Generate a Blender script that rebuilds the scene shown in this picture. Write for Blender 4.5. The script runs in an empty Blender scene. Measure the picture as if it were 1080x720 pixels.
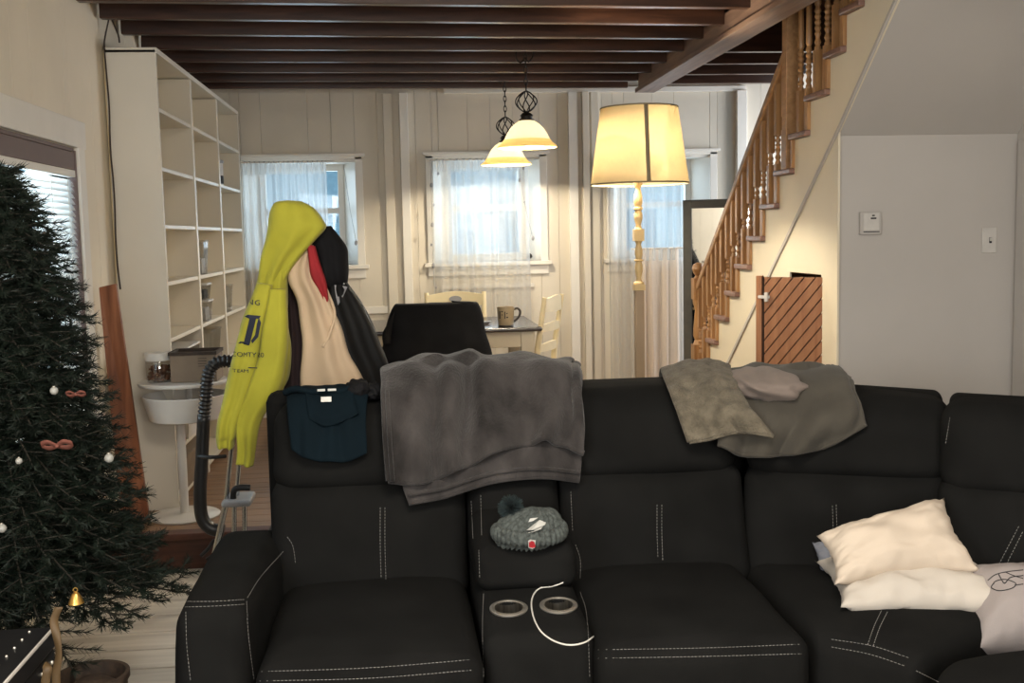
import bpy, bmesh, math, random
import numpy as np
from mathutils import Vector, Matrix, noise
from mathutils.bvhtree import BVHTree
random.seed(7); rng = np.random.default_rng(7)
PI = math.pi
SC = bpy.context.scene
COL = SC.collection

# ------------------------------------------------------------------ camera, world, lights, exposure
F = 1147.0
Dv = Vector((-120, -110, F)).normalized()                 # world +Y seen from the camera (x right, y down, z forward)
Vv = Vector((250, 11700, F)); Vv = (Vv - Vv.dot(Dv) * Dv).normalized()   # world -Z
Xv = Vv.cross(Dv)
CAM = Vector((0, 0, 1.5))
def c2w(v): return Vector((v.dot(Xv), v.dot(Dv), -v.dot(Vv)))
cam_data = bpy.data.cameras.new('camera'); cam = bpy.data.objects.new('camera', cam_data); COL.objects.link(cam)
cam_data.sensor_fit = 'HORIZONTAL'; cam_data.sensor_width = 36.0; cam_data.lens = F / 1080 * 36.0
cam_data.clip_start = 0.05; cam_data.clip_end = 200
r_, u_, b_ = c2w(Vector((1, 0, 0))), c2w(Vector((0, -1, 0))), c2w(Vector((0, 0, -1)))
cam.matrix_world = Matrix(((r_.x, u_.x, b_.x, CAM.x), (r_.y, u_.y, b_.y, CAM.y), (r_.z, u_.z, b_.z, CAM.z), (0, 0, 0, 1)))
SC.camera = cam
def ray(px, py): return c2w(Vector((px - 540, py - 360, F)))
def at(px, py, Y):                                        # point at depth Y
    r = ray(px, py); return CAM + r * (Y / r.y)
def atz(px, py, z):
    r = ray(px, py); return CAM + r * ((z - 1.5) / r.z)
def atx(px, py, x):
    r = ray(px, py); return CAM + r * (x / r.x)

SC.view_settings.view_transform = 'Standard'; SC.view_settings.look = 'None'
SC.view_settings.exposure = 0.4; SC.view_settings.gamma = 1.0; SC.view_settings.use_curve_mapping = False
SC.cycles.use_denoising = True
SC.cycles.max_bounces = 10; SC.cycles.diffuse_bounces = 5; SC.cycles.transmission_bounces = 8; SC.cycles.transparent_max_bounces = 16
SC.cycles.sample_clamp_indirect = 6.0; SC.cycles.caustics_reflective = False; SC.cycles.caustics_refractive = False

world = bpy.data.worlds.new('world'); SC.world = world; world.use_nodes = True
wn = world.node_tree; bg = wn.nodes['Background']
bg.inputs['Color'].default_value = (0.50, 0.80, 1.0, 1); bg.inputs['Strength'].default_value = 0.95

def area(name, loc, target, sx, sy, power, color):
    l = bpy.data.lights.new(name, 'AREA'); l.shape = 'RECTANGLE'; l.size = sx; l.size_y = sy; l.energy = power; l.color = color
    o = bpy.data.objects.new(name, l); COL.objects.link(o); o.location = loc
    o.rotation_euler = (Vector(target) - Vector(loc)).to_track_quat('-Z', 'Y').to_euler(); return o
# daylight through the living-room window behind the photographer, sky light at the dining windows, and two added fills
area('daylight_living_window', (0.9, -1.95, 1.75), (0.7, 3.0, 0.9), 1.9, 1.2, 66, (1.0, 0.93, 0.84))
area('side_fill', (-1.25, 0.6, 1.6), (2.0, 2.2, 1.0), 1.3, 1.1, 45, (0.88, 0.94, 1.0))  # added cool fill for the living room; the wall here has no window
area('living_ceiling_lamp', (0.3, 1.3, 2.74), (0.3, 1.6, 0), 1.0, 1.0, 64, (1.0, 0.90, 0.76))
area('stair_side_fill', (4.1, 7.5, 1.7), (0.5, 6.9, 1.2), 1.2, 1.3, 75, (0.92, 0.95, 1.0))  # added fill to brighten the dining area; the wall behind it is solid
area('daylight_left_window', (-1.85, 4.4, 1.5), (0.0, 4.2, 1.2), 1.0, 1.0, 28, (0.80, 0.90, 1.0))
for x_ in (-0.72, 0.66, 1.98):
    area('daylight_dining_window', (x_, 8.62, 1.75), (x_, 4.0, 0.6), 0.75, 0.7, 7, (0.80, 0.90, 1.0))

# ------------------------------------------------------------------ materials
def nodes(name):
    m = bpy.data.materials.new(name); m.use_nodes = True
    n = m.node_tree; return m, n, n.nodes['Principled BSDF'], n.links
def col4(c): return (c[0], c[1], c[2], 1)
def srgb(r, g, b):
    f = lambda v: (v / 255 / 12.92) if v / 255 <= 0.04045 else ((v / 255 + 0.055) / 1.055) ** 2.4
    return (f(r), f(g), f(b))
def mat(name, color, rough=0.6, metal=0.0, var=0.12, scale=12.0, bump=0.0, bscale=200.0, sheen=0.0, spec=0.5, stretch=None, bdist=0.002):
    """principled material whose colour wanders with a noise, with an optional fine bump"""
    m, n, p, L = nodes(name)
    p.inputs['Roughness'].default_value = rough; p.inputs['Metallic'].default_value = metal
    p.inputs['Specular IOR Level'].default_value = spec
    if sheen: p.inputs['Sheen Weight'].default_value = sheen; p.inputs['Sheen Roughness'].default_value = 0.5
    tc = n.nodes.new('ShaderNodeTexCoord'); mp = n.nodes.new('ShaderNodeMapping')
    L.new(tc.outputs['Object'], mp.inputs['Vector'])
    if stretch: mp.inputs['Scale'].default_value = stretch
    nz = n.nodes.new('ShaderNodeTexNoise'); nz.inputs['Scale'].default_value = scale; nz.inputs['Detail'].default_value = 5
    L.new(mp.outputs['Vector'], nz.inputs['Vector'])
    rp = n.nodes.new('ShaderNodeValToRGB')
    rp.color_ramp.elements[0].position = 0.3; rp.color_ramp.elements[1].position = 0.7
    rp.color_ramp.elements[0].color = col4([max(0, c * (1 - var)) for c in color])
    rp.color_ramp.elements[1].color = col4([min(1, c * (1 + var)) for c in color])
    L.new(nz.outputs['Fac'], rp.inputs['Fac']); L.new(rp.outputs['Color'], p.inputs['Base Color'])
    if bump:
        nb = n.nodes.new('ShaderNodeTexNoise'); nb.inputs['Scale'].default_value = bscale; nb.inputs['Detail'].default_value = 3
        L.new(mp.outputs['Vector'], nb.inputs['Vector'])
        bp = n.nodes.new('ShaderNodeBump'); bp.inputs['Strength'].default_value = bump; bp.inputs['Distance'].default_value = bdist
        L.new(nb.outputs['Fac'], bp.inputs['Height']); L.new(bp.outputs['Normal'], p.inputs['Normal'])
    return m
def wood(name, c1, c2, rough=0.45, scale=3.0, axis='X', bump=0.15):
    m, n, p, L = nodes(name); p.inputs['Roughness'].default_value = rough
    tc = n.nodes.new('ShaderNodeTexCoord'); mp = n.nodes.new('ShaderNodeMapping')
    mp.inputs['Scale'].default_value = {'X': (0.7, 9, 9), 'Y': (9, 0.7, 9), 'Z': (9, 9, 0.7)}[axis]
    nz = n.nodes.new('ShaderNodeTexNoise'); nz.inputs['Scale'].default_value = scale; nz.inputs['Detail'].default_value = 8; nz.inputs['Distortion'].default_value = 0.6
    rp = n.nodes.new('ShaderNodeValToRGB'); rp.color_ramp.elements[0].position = 0.33; rp.color_ramp.elements[1].position = 0.68
    rp.color_ramp.elements[0].color = col4(c1); rp.color_ramp.elements[1].color = col4(c2)
    L.new(tc.outputs['Object'], mp.inputs['Vector']); L.new(mp.outputs['Vector'], nz.inputs['Vector'])
    L.new(nz.outputs['Fac'], rp.inputs['Fac']); L.new(rp.outputs['Color'], p.inputs['Base Color'])
    bp = n.nodes.new('ShaderNodeBump'); bp.inputs['Strength'].default_value = bump; bp.inputs['Distance'].default_value = 0.003
    L.new(nz.outputs['Fac'], bp.inputs['Height']); L.new(bp.outputs['Normal'], p.inputs['Normal'])
    return m
def sheer(name, color, transp, transl, var=0.05):
    """thin cloth or glass shade: part see-through, part translucent, part diffuse"""
    m = bpy.data.materials.new(name); m.use_nodes = True; n = m.node_tree; L = n.links
    for x in list(n.nodes): n.nodes.remove(x)
    out = n.nodes.new('ShaderNodeOutputMaterial')
    d = n.nodes.new('ShaderNodeBsdfDiffuse'); t = n.nodes.new('ShaderNodeBsdfTranslucent'); a = n.nodes.new('ShaderNodeBsdfTransparent')
    tc = n.nodes.new('ShaderNodeTexCoord'); nz = n.nodes.new('ShaderNodeTexNoise'); nz.inputs['Scale'].default_value = 60
    rp = n.nodes.new('ShaderNodeValToRGB')
    rp.color_ramp.elements[0].color = col4([c * (1 - var) for c in color]); rp.color_ramp.elements[1].color = col4([min(1, c * (1 + var)) for c in color])
    L.new(tc.outputs['Object'], nz.inputs['Vector']); L.new(nz.outputs['Fac'], rp.inputs['Fac'])
    L.new(rp.outputs['Color'], d.inputs['Color']); L.new(rp.outputs['Color'], t.inputs['Color'])
    m1 = n.nodes.new('ShaderNodeMixShader'); m1.inputs[0].default_value = transl
    L.new(d.outputs[0], m1.inputs[1]); L.new(t.outputs[0], m1.inputs[2])
    m2 = n.nodes.new('ShaderNodeMixShader'); m2.inputs[0].default_value = transp
    L.new(m1.outputs[0], m2.inputs[1]); L.new(a.outputs[0], m2.inputs[2]); L.new(m2.outputs[0], out.inputs['Surface'])
    return m
def pane_mat(name, tint=(0.95, 0.98, 1.0), refl=0.08):
    m = bpy.data.materials.new(name); m.use_nodes = True; n = m.node_tree; L = n.links
    for x in list(n.nodes): n.nodes.remove(x)
    out = n.nodes.new('ShaderNodeOutputMaterial'); a = n.nodes.new('ShaderNodeBsdfTransparent'); g = n.nodes.new('ShaderNodeBsdfGlossy')
    a.inputs['Color'].default_value = col4(tint); g.inputs['Roughness'].default_value = 0.03
    mx = n.nodes.new('ShaderNodeMixShader'); mx.inputs[0].default_value = refl
    L.new(a.outputs[0], mx.inputs[1]); L.new(g.outputs[0], mx.inputs[2]); L.new(mx.outputs[0], out.inputs['Surface'])
    return m
def emit(name, color, s):
    m, n, p, L = nodes(name); p.inputs['Base Color'].default_value = col4(color)
    p.inputs['Emission Color'].default_value = col4(color); p.inputs['Emission Strength'].default_value = s; return m

M = {}
M['wall_cream'] = mat('painted boards cream', (0.62, 0.57, 0.48), 0.55, var=0.05, scale=2.5, bump=0.1, bscale=40)
M['wall_left'] = mat('painted wall warm cream', (0.70, 0.63, 0.50), 0.6, var=0.07, scale=1.8, bump=0.15, bscale=30)
M['trim'] = mat('white trim paint', (0.70, 0.67, 0.61), 0.42, var=0.04, scale=5)
M['stairwall'] = mat('stair side cream paint', (0.70, 0.63, 0.49), 0.55, var=0.05, scale=2)
M['plaster'] = mat('plaster grey white', (0.46, 0.435, 0.41), 0.7, var=0.04, scale=2, bump=0.1, bscale=60)
M['joist'] = wood('dark stained joist', (0.026, 0.011, 0.0065), (0.070, 0.030, 0.017), 0.32, 3, 'X')
M['deck'] = wood('dark ceiling boards', (0.07, 0.028, 0.015), (0.14, 0.06, 0.032), 0.6, 3, 'Y')
M['header'] = wood('grey brown beam', (0.12, 0.072, 0.052), (0.22, 0.14, 0.10), 0.55, 3, 'Y')
M['floorboard'] = wood('whitewashed floor boards', (0.44, 0.40, 0.35), (0.62, 0.57, 0.50), 0.5, 2, 'X')
M['upfloor'] = wood('dining floor wood', (0.16, 0.09, 0.05), (0.26, 0.15, 0.08), 0.45, 2, 'X')
M['riser'] = wood('red brown step', (0.045, 0.014, 0.009), (0.10, 0.034, 0.02), 0.45, 3, 'X')
M['oak'] = wood('honey oak', (0.25, 0.125, 0.048), (0.45, 0.25, 0.105), 0.38, 3, 'Z')
M['oakrail'] = wood('honey oak rail', (0.26, 0.14, 0.06), (0.40, 0.23, 0.11), 0.38, 3, 'Y')
M['tread'] = wood('mauve brown tread', (0.16, 0.085, 0.065), (0.27, 0.155, 0.125), 0.3, 3, 'X')
M['door'] = wood('orange brown cedar', (0.24, 0.10, 0.045), (0.37, 0.175, 0.085), 0.5, 2.5, 'Z')
M['doordark'] = mat('dark groove wood', (0.035, 0.014, 0.007), 0.7)
M['shelf'] = mat('white laminate', (0.66, 0.62, 0.54), 0.42, var=0.03, scale=3)
M['shelfback'] = mat('cream hardboard back', (0.66, 0.54, 0.32), 0.6, var=0.04, scale=3)
M['sofa'] = mat('charcoal microfibre', (0.0092, 0.0092, 0.0089), 0.95, var=0.18, scale=7, bump=0.25, bscale=500, spec=0.06)
M['stitch'] = mat('grey stitching thread', (0.20, 0.195, 0.185), 0.7)
M['steel'] = mat('brushed steel', (0.80, 0.77, 0.70), 0.42, metal=1.0, var=0.05, stretch=(1, 1, 12))
M['steelwell'] = mat('steel well', (0.42, 0.40, 0.36), 0.3, metal=1.0, var=0.4, stretch=(12, 12, 0.3), scale=9)
M['chrome'] = mat('chrome tube', (0.6, 0.62, 0.64), 0.22, metal=1.0, var=0.03)
M['blanket'] = mat('grey plush', (0.040, 0.036, 0.035), 0.9, var=0.6, scale=7, stretch=(1.6, 1, 0.8), bump=0.6, bscale=90, sheen=0.18, spec=0.1, bdist=0.006)
M['sherpa'] = mat('taupe sherpa fleece', (0.125, 0.108, 0.08), 0.95, var=0.35, scale=28, bump=0.9, bscale=130, sheen=0.1, spec=0.1, bdist=0.008)
M['fleece'] = mat('olive grey fleece', (0.062, 0.056, 0.046), 0.95, var=0.2, scale=8, bump=0.4, bscale=150, sheen=0.1, spec=0.1)
M['mauve'] = mat('mauve grey throw', (0.19, 0.155, 0.135), 0.9, var=0.12, scale=7, bump=0.3, bscale=120, sheen=0.1, spec=0.1)
M['pillow'] = mat('cream pillow cotton', (0.56, 0.475, 0.385), 0.85, var=0.05, scale=5, bump=0.2, bscale=350)
M['pillow2'] = mat('off white pillow cotton', (0.50, 0.455, 0.40), 0.85, var=0.06, scale=5, bump=0.2, bscale=350)
M['pillow3'] = mat('mauve grey cushion linen', (0.30, 0.265, 0.255), 0.85, var=0.06, scale=5, bump=0.25, bscale=300)
M['ink'] = mat('black ink', (0.012, 0.012, 0.014), 0.7)
M['greypillow'] = mat('blue grey pillow', (0.16, 0.17, 0.20), 0.85)
M['teal'] = mat('dark teal cotton', (0.003, 0.008, 0.012), 0.9, var=0.2, scale=8, bump=0.3, bscale=300, spec=0.1)
M['black'] = mat('black cloth', (0.010, 0.010, 0.011), 0.85, var=0.2, scale=9, bump=0.3, bscale=250, spec=0.08)
M['blackleather'] = mat('black jacket shell', (0.007, 0.007, 0.007), 0.7, spec=0.2, var=0.25, scale=9, bump=0.3, bscale=120)
M['maroon'] = mat('plum black wool', (0.018, 0.008, 0.010), 0.9, bump=0.3, bscale=200)
M['red'] = mat('red fleece', (0.30, 0.012, 0.018), 0.85)
M['yellow'] = mat('lime yellow sweatshirt', (0.40, 0.38, 0.030), 0.85, var=0.14, scale=6, bump=0.25, bscale=400, sheen=0.1)
M['navy'] = mat('navy print', (0.006, 0.010, 0.030), 0.7)
M['beige'] = mat('beige wool coat', (0.56, 0.42, 0.28), 0.9, var=0.06, scale=6, bump=0.3, bscale=300, sheen=0.1)
M['needle'] = mat('fir needles', (0.0055, 0.011, 0.0065), 0.65, spec=0.3, var=0.45, scale=10)
M['bark'] = mat('tree stem', (0.020, 0.017, 0.011), 0.85)
M['blackplastic'] = mat('black plastic', (0.010, 0.010, 0.011), 0.4)
M['copper'] = wood('copper brown board', (0.13, 0.042, 0.018), (0.30, 0.115, 0.055), 0.4, 2.5, 'Z')
M['whiteplastic'] = mat('white powder coat', (0.60, 0.58, 0.55), 0.4, var=0.03)
M['clear'] = pane_mat('clear plastic', (0.90, 0.90, 0.90), 0.14)
M['glass'] = pane_mat('window glass', (0.93, 0.98, 1.0), 0.05)
M['mirror'] = mat('mirror silver', (0.80, 0.82, 0.82), 0.02, metal=1.0, var=0.01)
M['mirrorframe'] = mat('grey olive frame', (0.085, 0.080, 0.066), 0.5, var=0.1, scale=14)
M['cardboard'] = mat('taupe cardboard', (0.19, 0.145, 0.105), 0.8, var=0.08)
M['brown'] = mat('brown pecans', (0.13, 0.055, 0.025), 0.6, var=0.5, scale=40)
M['lidwhite'] = mat('white lid', (0.56, 0.54, 0.51), 0.45)
M['blueplastic'] = mat('blue plastic', (0.03, 0.12, 0.38), 0.5)
M['curtain'] = sheer('sheer voile', (0.74, 0.74, 0.73), 0.48, 0.62)
M['curtaintan'] = sheer('tan lower voile', (0.78, 0.66, 0.54), 0.22, 0.45)
M['lampshade'] = sheer('cream linen shade', (0.66, 0.58, 0.42), 0.0, 0.60)
M['frosted'] = sheer('frosted glass', (0.98, 0.95, 0.88), 0.0, 0.80)
M['amber'] = sheer('amber rim glass', (0.95, 0.80, 0.48), 0.0, 0.70)
M['shadeband'] = mat('shade seam band', (0.22, 0.18, 0.11), 0.8)
M['lamppost'] = mat('cream painted turned wood', (0.60, 0.43, 0.20), 0.45, var=0.06)
M['lamppole'] = mat('tan lower post', (0.33, 0.235, 0.145), 0.6, var=0.06)
M['iron'] = mat('dark bronze iron', (0.022, 0.017, 0.013), 0.5, metal=0.6)
M['bulb'] = emit('bulb glow', (1.0, 0.78, 0.45), 14)
M['chair'] = mat('cream painted chair', (0.70, 0.60, 0.38), 0.45, var=0.04)
M['apron'] = mat('cream table apron', (0.58, 0.52, 0.40), 0.5, var=0.04)
M['tabletop'] = mat('dark gloss tabletop', (0.035, 0.032, 0.034), 0.26, var=0.2, scale=6, spec=1.0)
M['mug'] = mat('taupe stoneware', (0.34, 0.27, 0.17), 0.4, var=0.12, scale=20)
M['darkglaze'] = mat('dark glaze', (0.03, 0.022, 0.016), 0.35)
M['knit'] = mat('grey marl knit', (0.058, 0.068, 0.064), 0.95, var=0.6, scale=90, bump=0.6, bscale=200)
M['pom'] = mat('dark teal yarn', (0.016, 0.028, 0.030), 0.95, var=0.3, scale=60)
M['silver'] = mat('silver embroidery', (0.48, 0.48, 0.45), 0.6)
M['redtag'] = mat('red woven tag', (0.40, 0.02, 0.03), 0.7)
M['cable'] = mat('white cable', (0.62, 0.60, 0.55), 0.4)
M['slat'] = sheer('blind slat', (0.88, 0.88, 0.86), 0.0, 0.55)
M['mauvewood'] = mat('mauve brown paint', (0.13, 0.085, 0.075), 0.55, var=0.05)
M['siding'] = mat('pale blue siding', (0.55, 0.68, 0.74), 0.8, var=0.05)
M['sidingwhite'] = mat('white siding trim', (0.82, 0.85, 0.86), 0.8)
M['houseglass'] = mat('blue house window', (0.22, 0.36, 0.45), 0.2)
M['roofgrey'] = mat('grey roof', (0.30, 0.37, 0.41), 0.9)
M['snow'] = mat('pale ground', (0.6, 0.66, 0.68), 0.9)
M['gold'] = mat('gold bell', (0.60, 0.36, 0.10), 0.3, metal=0.9)
M['salmon'] = mat('salmon ribbon', (0.16, 0.05, 0.034), 0.8)
M['ornwhite'] = mat('pearl white', (0.30, 0.30, 0.28), 0.25)
M['goldribbon'] = mat('ochre ribbon', (0.085, 0.05, 0.018), 0.6)
M['basket'] = mat('dark brown wicker', (0.030, 0.018, 0.011), 0.7, var=0.4, scale=60, bump=0.6, bscale=80)
M['cord'] = mat('brown lamp cord', (0.035, 0.022, 0.015), 0.6)
M['hosegrey'] = mat('dark grey vacuum body', (0.045, 0.045, 0.048), 0.45)
M['walkergrey'] = mat('grey plate', (0.25, 0.25, 0.26), 0.4)

# ------------------------------------------------------------------ mesh helpers
def link(o): COL.objects.link(o); return o
def add_box(bm, lo, hi, mt=None):
    """axis-aligned box from two corners, optional matrix"""
    vs = [bm.verts.new(((hi if i & 1 else lo)[0], (hi if i & 2 else lo)[1], (hi if i & 4 else lo)[2])) for i in range(8)]
    for f in ((0, 2, 3, 1), (4, 5, 7, 6), (0, 1, 5, 4), (2, 6, 7, 3), (0, 4, 6, 2), (1, 3, 7, 5)): bm.faces.new([vs[i] for i in f])
    if mt:
        for v in vs: v.co = mt @ v.co
    return vs
def boxes(*pairs, mt=None):
    bm = bmesh.new()
    for lo, hi in pairs: add_box(bm, lo, hi, mt)
    return bm
def add_prism(bm, poly, axis, a, b):
    """polygon in the plane across 'axis' extruded from a to b; poly in the other two coordinates"""
    def P(p, t):
        return {'x': (t, p[0], p[1]), 'y': (p[0], t, p[1]), 'z': (p[0], p[1], t)}[axis]
    A = [bm.verts.new(P(p, a)) for p in poly]; B = [bm.verts.new(P(p, b)) for p in poly]
    bm.faces.new(A); bm.faces.new(list(reversed(B)))
    k = len(poly)
    for i in range(k): bm.faces.new((A[i], B[i], B[(i + 1) % k], A[(i + 1) % k]))
    bmesh.ops.recalc_face_normals(bm, faces=bm.faces)
def prism(poly, axis, a, b):
    bm = bmesh.new(); add_prism(bm, poly, axis, a, b); return bm
def add_tube(bm, pts, r, seg=8, closed=False, cap=True):
    pts = [Vector(p) for p in pts]; n = len(pts)
    rs = r if hasattr(r, '__len__') else [r] * n
    prev = None; rings = []
    for i in range(n):
        if closed: t = (pts[(i + 1) % n] - pts[i - 1])
        else: t = pts[min(i + 1, n - 1)] - pts[max(i - 1, 0)]
        if t.length < 1e-9: t = Vector((0, 0, 1))
        t.normalize()
        if prev is None:
            a = Vector((0, 0, 1)) if abs(t.z) < 0.9 else Vector((1, 0, 0)); nn = t.cross(a).normalized()
        else:
            nn = prev - prev.dot(t) * t
            if nn.length < 1e-6: nn = t.orthogonal()
            nn.normalize()
        prev = nn; bb = t.cross(nn)
        rings.append([bm.verts.new(pts[i] + rs[i] * (math.cos(2 * PI * k / seg) * nn + math.sin(2 * PI * k / seg) * bb)) for k in range(seg)])
    for i in range(n if closed else n - 1):
        A, B = rings[i], rings[(i + 1) % n]
        for k in range(seg): bm.faces.new((A[k], A[(k + 1) % seg], B[(k + 1) % seg], B[k]))
    if cap and not closed:
        bm.faces.new(list(reversed(rings[0]))); bm.faces.new(rings[-1])
def tube(pts, r, seg=8, closed=False):
    bm = bmesh.new(); add_tube(bm, pts, r, seg, closed); return bm
def add_lathe(bm, prof, cx=0, cy=0, seg=24, square=(), mt=None, sx=1.0, sy=1.0):
    """profile [(r, z), ...] turned about a vertical axis"""
    rings = []
    for r, z in prof:
        ring = []
        for k in range(seg):
            v = Vector((cx + sx * r * math.cos(2 * PI * k / seg), cy + sy * r * math.sin(2 * PI * k / seg), z))
            ring.append(bm.verts.new(mt @ v if mt else v))
        rings.append(ring)
    for A, B in zip(rings, rings[1:]):
        for k in range(seg): bm.faces.new((A[k], A[(k + 1) % seg], B[(k + 1) % seg], B[k]))
    if prof[0][0] > 1e-4: bm.faces.new(list(reversed(rings[0])))
    if prof[-1][0] > 1e-4: bm.faces.new(rings[-1])
def lathe(prof, cx=0, cy=0, seg=24, open_=False, **k):
    bm = bmesh.new(); add_lathe(bm, prof, cx, cy, seg, **k)
    if open_:
        caps = [f for f in bm.faces if len(f.verts) == seg and seg > 4]
        bmesh.ops.delete(bm, geom=caps, context='FACES_ONLY')
    return bm
def spline(pts, n=8, closed=False):
    """Catmull-Rom through the points"""
    P = [Vector(p) for p in pts]; out = []; k = len(P)
    rngk = range(k if closed else k - 1)
    for i in rngk:
        p0 = P[(i - 1) % k] if closed or i > 0 else P[0] * 2 - P[1]
        p1, p2 = P[i], P[(i + 1) % k]
        p3 = P[(i + 2) % k] if closed or i + 2 < k else P[-1] * 2 - P[-2]
        for j in range(n):
            t = j / n
            out.append(0.5 * ((2 * p1) + (p2 - p0) * t + (2 * p0 - 5 * p1 + 4 * p2 - p3) * t * t + (3 * p1 - p0 - 3 * p2 + p3) * t ** 3))
    if not closed: out.append(P[-1])
    return out
def obj(name, bm, m, parent=None, smooth=True, bevel=0.0, ang=40, solid=0.0, sub=0, mats=None):
    """bmesh (world coordinates) -> one mesh object; its origin goes to the parent's or to its own base"""
    if hasattr(bm, 'to_mesh'):
        me = bpy.data.meshes.new(name); bm.normal_update(); bm.to_mesh(me); bm.free()
    else: me = bm
    co = np.empty(len(me.vertices) * 3); me.vertices.foreach_get('co', co); co = co.reshape(-1, 3)
    base = Vector((0, 0, 0))
    if parent is None and len(co):
        mn, mx = co.min(0), co.max(0); base = Vector(((mn[0] + mx[0]) / 2, (mn[1] + mx[1]) / 2, mn[2]))
    elif parent is not None: base = parent['_w'] if '_w' in parent else Vector((0, 0, 0))
    base = Vector(base)
    co = co - np.array(base); me.vertices.foreach_set('co', co.ravel()); me.update()
    o = link(bpy.data.objects.new(name, me)); o['_w'] = tuple(base)
    if parent is not None: o.parent = parent; 
    else: o.location = base
    for x in (mats or [m]): me.materials.append(x)
    if smooth:
        me.polygons.foreach_set('use_smooth', [True] * len(me.polygons)); me.set_sharp_from_angle(angle=math.radians(ang))
    if sub:
        s = o.modifiers.new('sub', 'SUBSURF'); s.levels = sub; s.render_levels = sub
    if solid:
        s = o.modifiers.new('solid', 'SOLIDIFY'); s.thickness = solid; s.offset = 0
    if bevel:
        b = o.modifiers.new('bevel', 'BEVEL'); b.width = bevel; b.segments = 2; b.limit_method = 'ANGLE'; b.angle_limit = math.radians(35)
    return o
def tag(o, label=None, cat=None, group=None, kind=None):
    if label: o['label'] = label
    if cat: o['category'] = cat
    if group: o['group'] = group
    if kind: o['kind'] = kind
    return o
def thing(name, loc, label, cat, group=None):
    o = link(bpy.data.objects.new(name, None)); o.empty_display_size = 0.1; o.location = loc; o['_w'] = tuple(loc)
    return tag(o, label, cat, group)
def struct(name, bm, m, label, cat, parent=None, **k):
    k.setdefault('smooth', False)
    o = obj(name, bm, m, parent, **k)
    if parent is None: tag(o, label, cat, kind='structure')
    return o
def copy_thing(o, loc, label):
    c = o.copy(); COL.objects.link(c); c.location = loc; c['label'] = label
    for ch in list(o.children):
        d = ch.copy(); COL.objects.link(d); d.parent = c
        for g in list(ch.children):
            e = g.copy(); COL.objects.link(e); e.parent = d
    return c

# smooth sheet through a grid of control points (garments, throws, curtains)
def cr(P, t):
    """Catmull-Rom on an array of points (k,3) at parameter t in 0..1"""
    k = len(P); s = min(max(t, 0), 1) * (k - 1); i = min(int(s), k - 2); f = s - i
    p1, p2 = P[i], P[i + 1]; p0 = P[i - 1] if i > 0 else 2 * p1 - p2; p3 = P[i + 2] if i + 2 < k else 2 * p2 - p1
    return 0.5 * ((2 * p1) + (p2 - p0) * f + (2 * p0 - 5 * p1 + 4 * p2 - p3) * f * f + (3 * p1 - p0 - 3 * p2 + p3) * f ** 3)
class Sheet:
    def __init__(s, rows, amp=0.0, freq=8.0, fold=0.0, nfold=6, seed=0, toward=(0, -1, 0)):
        k = max(len(r) for r in rows)
        s.rows = []
        for r in rows:
            A = np.array([tuple(p) for p in r], float)
            if len(A) != k: A = np.array([cr(A, i / (k - 1)) for i in range(k)])
            s.rows.append(A)
        s.amp, s.freq, s.fold, s.nfold, s.seed = amp, freq, fold, nfold, seed; s.to = np.array(toward, float)
    def base(s, u, v):
        return cr(np.array([cr(r, u) for r in s.rows]), v)
    def at(s, u, v, off=0.0):
        e = 0.01; p = s.base(u, v)
        du = s.base(min(u + e, 1), v) - s.base(max(u - e, 0), v); dv = s.base(u, min(v + e, 1)) - s.base(u, max(v - e, 0))
        n = np.cross(du, dv); l = np.linalg.norm(n); n = n / l if l > 1e-12 else s.to
        if n @ s.to < 0 and abs(n @ s.to) > 0.05: n = -n
        d = off
        if s.amp: d += s.amp * noise.noise(Vector(p * s.freq) + Vector((s.seed, 0, 0)))
        for (u0, lean, wd, dp) in getattr(s, 'creases', ()):
            d -= dp * math.exp(-((u - u0 - lean * (v - .4)) / wd) ** 2) * max(0.0, math.sin(PI * min(1, max(0, (v - .3) / .7)))) ** .7
        if s.fold:
            w = s.nfold * u + 0.8 * noise.noise(Vector((u * 3, v * 1.5, s.seed + 5.3)))
            d += s.fold * v ** 1.3 * max(0.0, math.sin(PI * u)) ** 0.6 * math.sin(2 * PI * w)
        return Vector(p + n * d)
    def mesh(s, nu, nv):
        bm = bmesh.new()
        g = [[bm.verts.new(s.at(i / nu, j / nv)) for i in range(nu + 1)] for j in range(nv + 1)]
        for j in range(nv):
            for i in range(nu): bm.faces.new((g[j][i], g[j][i + 1], g[j + 1][i + 1], g[j + 1][i]))
        return bm
    def edge(s, side, off=0.0, n=60):
        if side == 'bottom': return [s.at(i / n, 1, off) for i in range(n + 1)]
        if side == 'top': return [s.at(i / n, 0, off) for i in range(n + 1)]
        if side == 'left': return [s.at(0, i / n, off) for i in range(n + 1)]
        return [s.at(1, i / n, off) for i in range(n + 1)]
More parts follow.
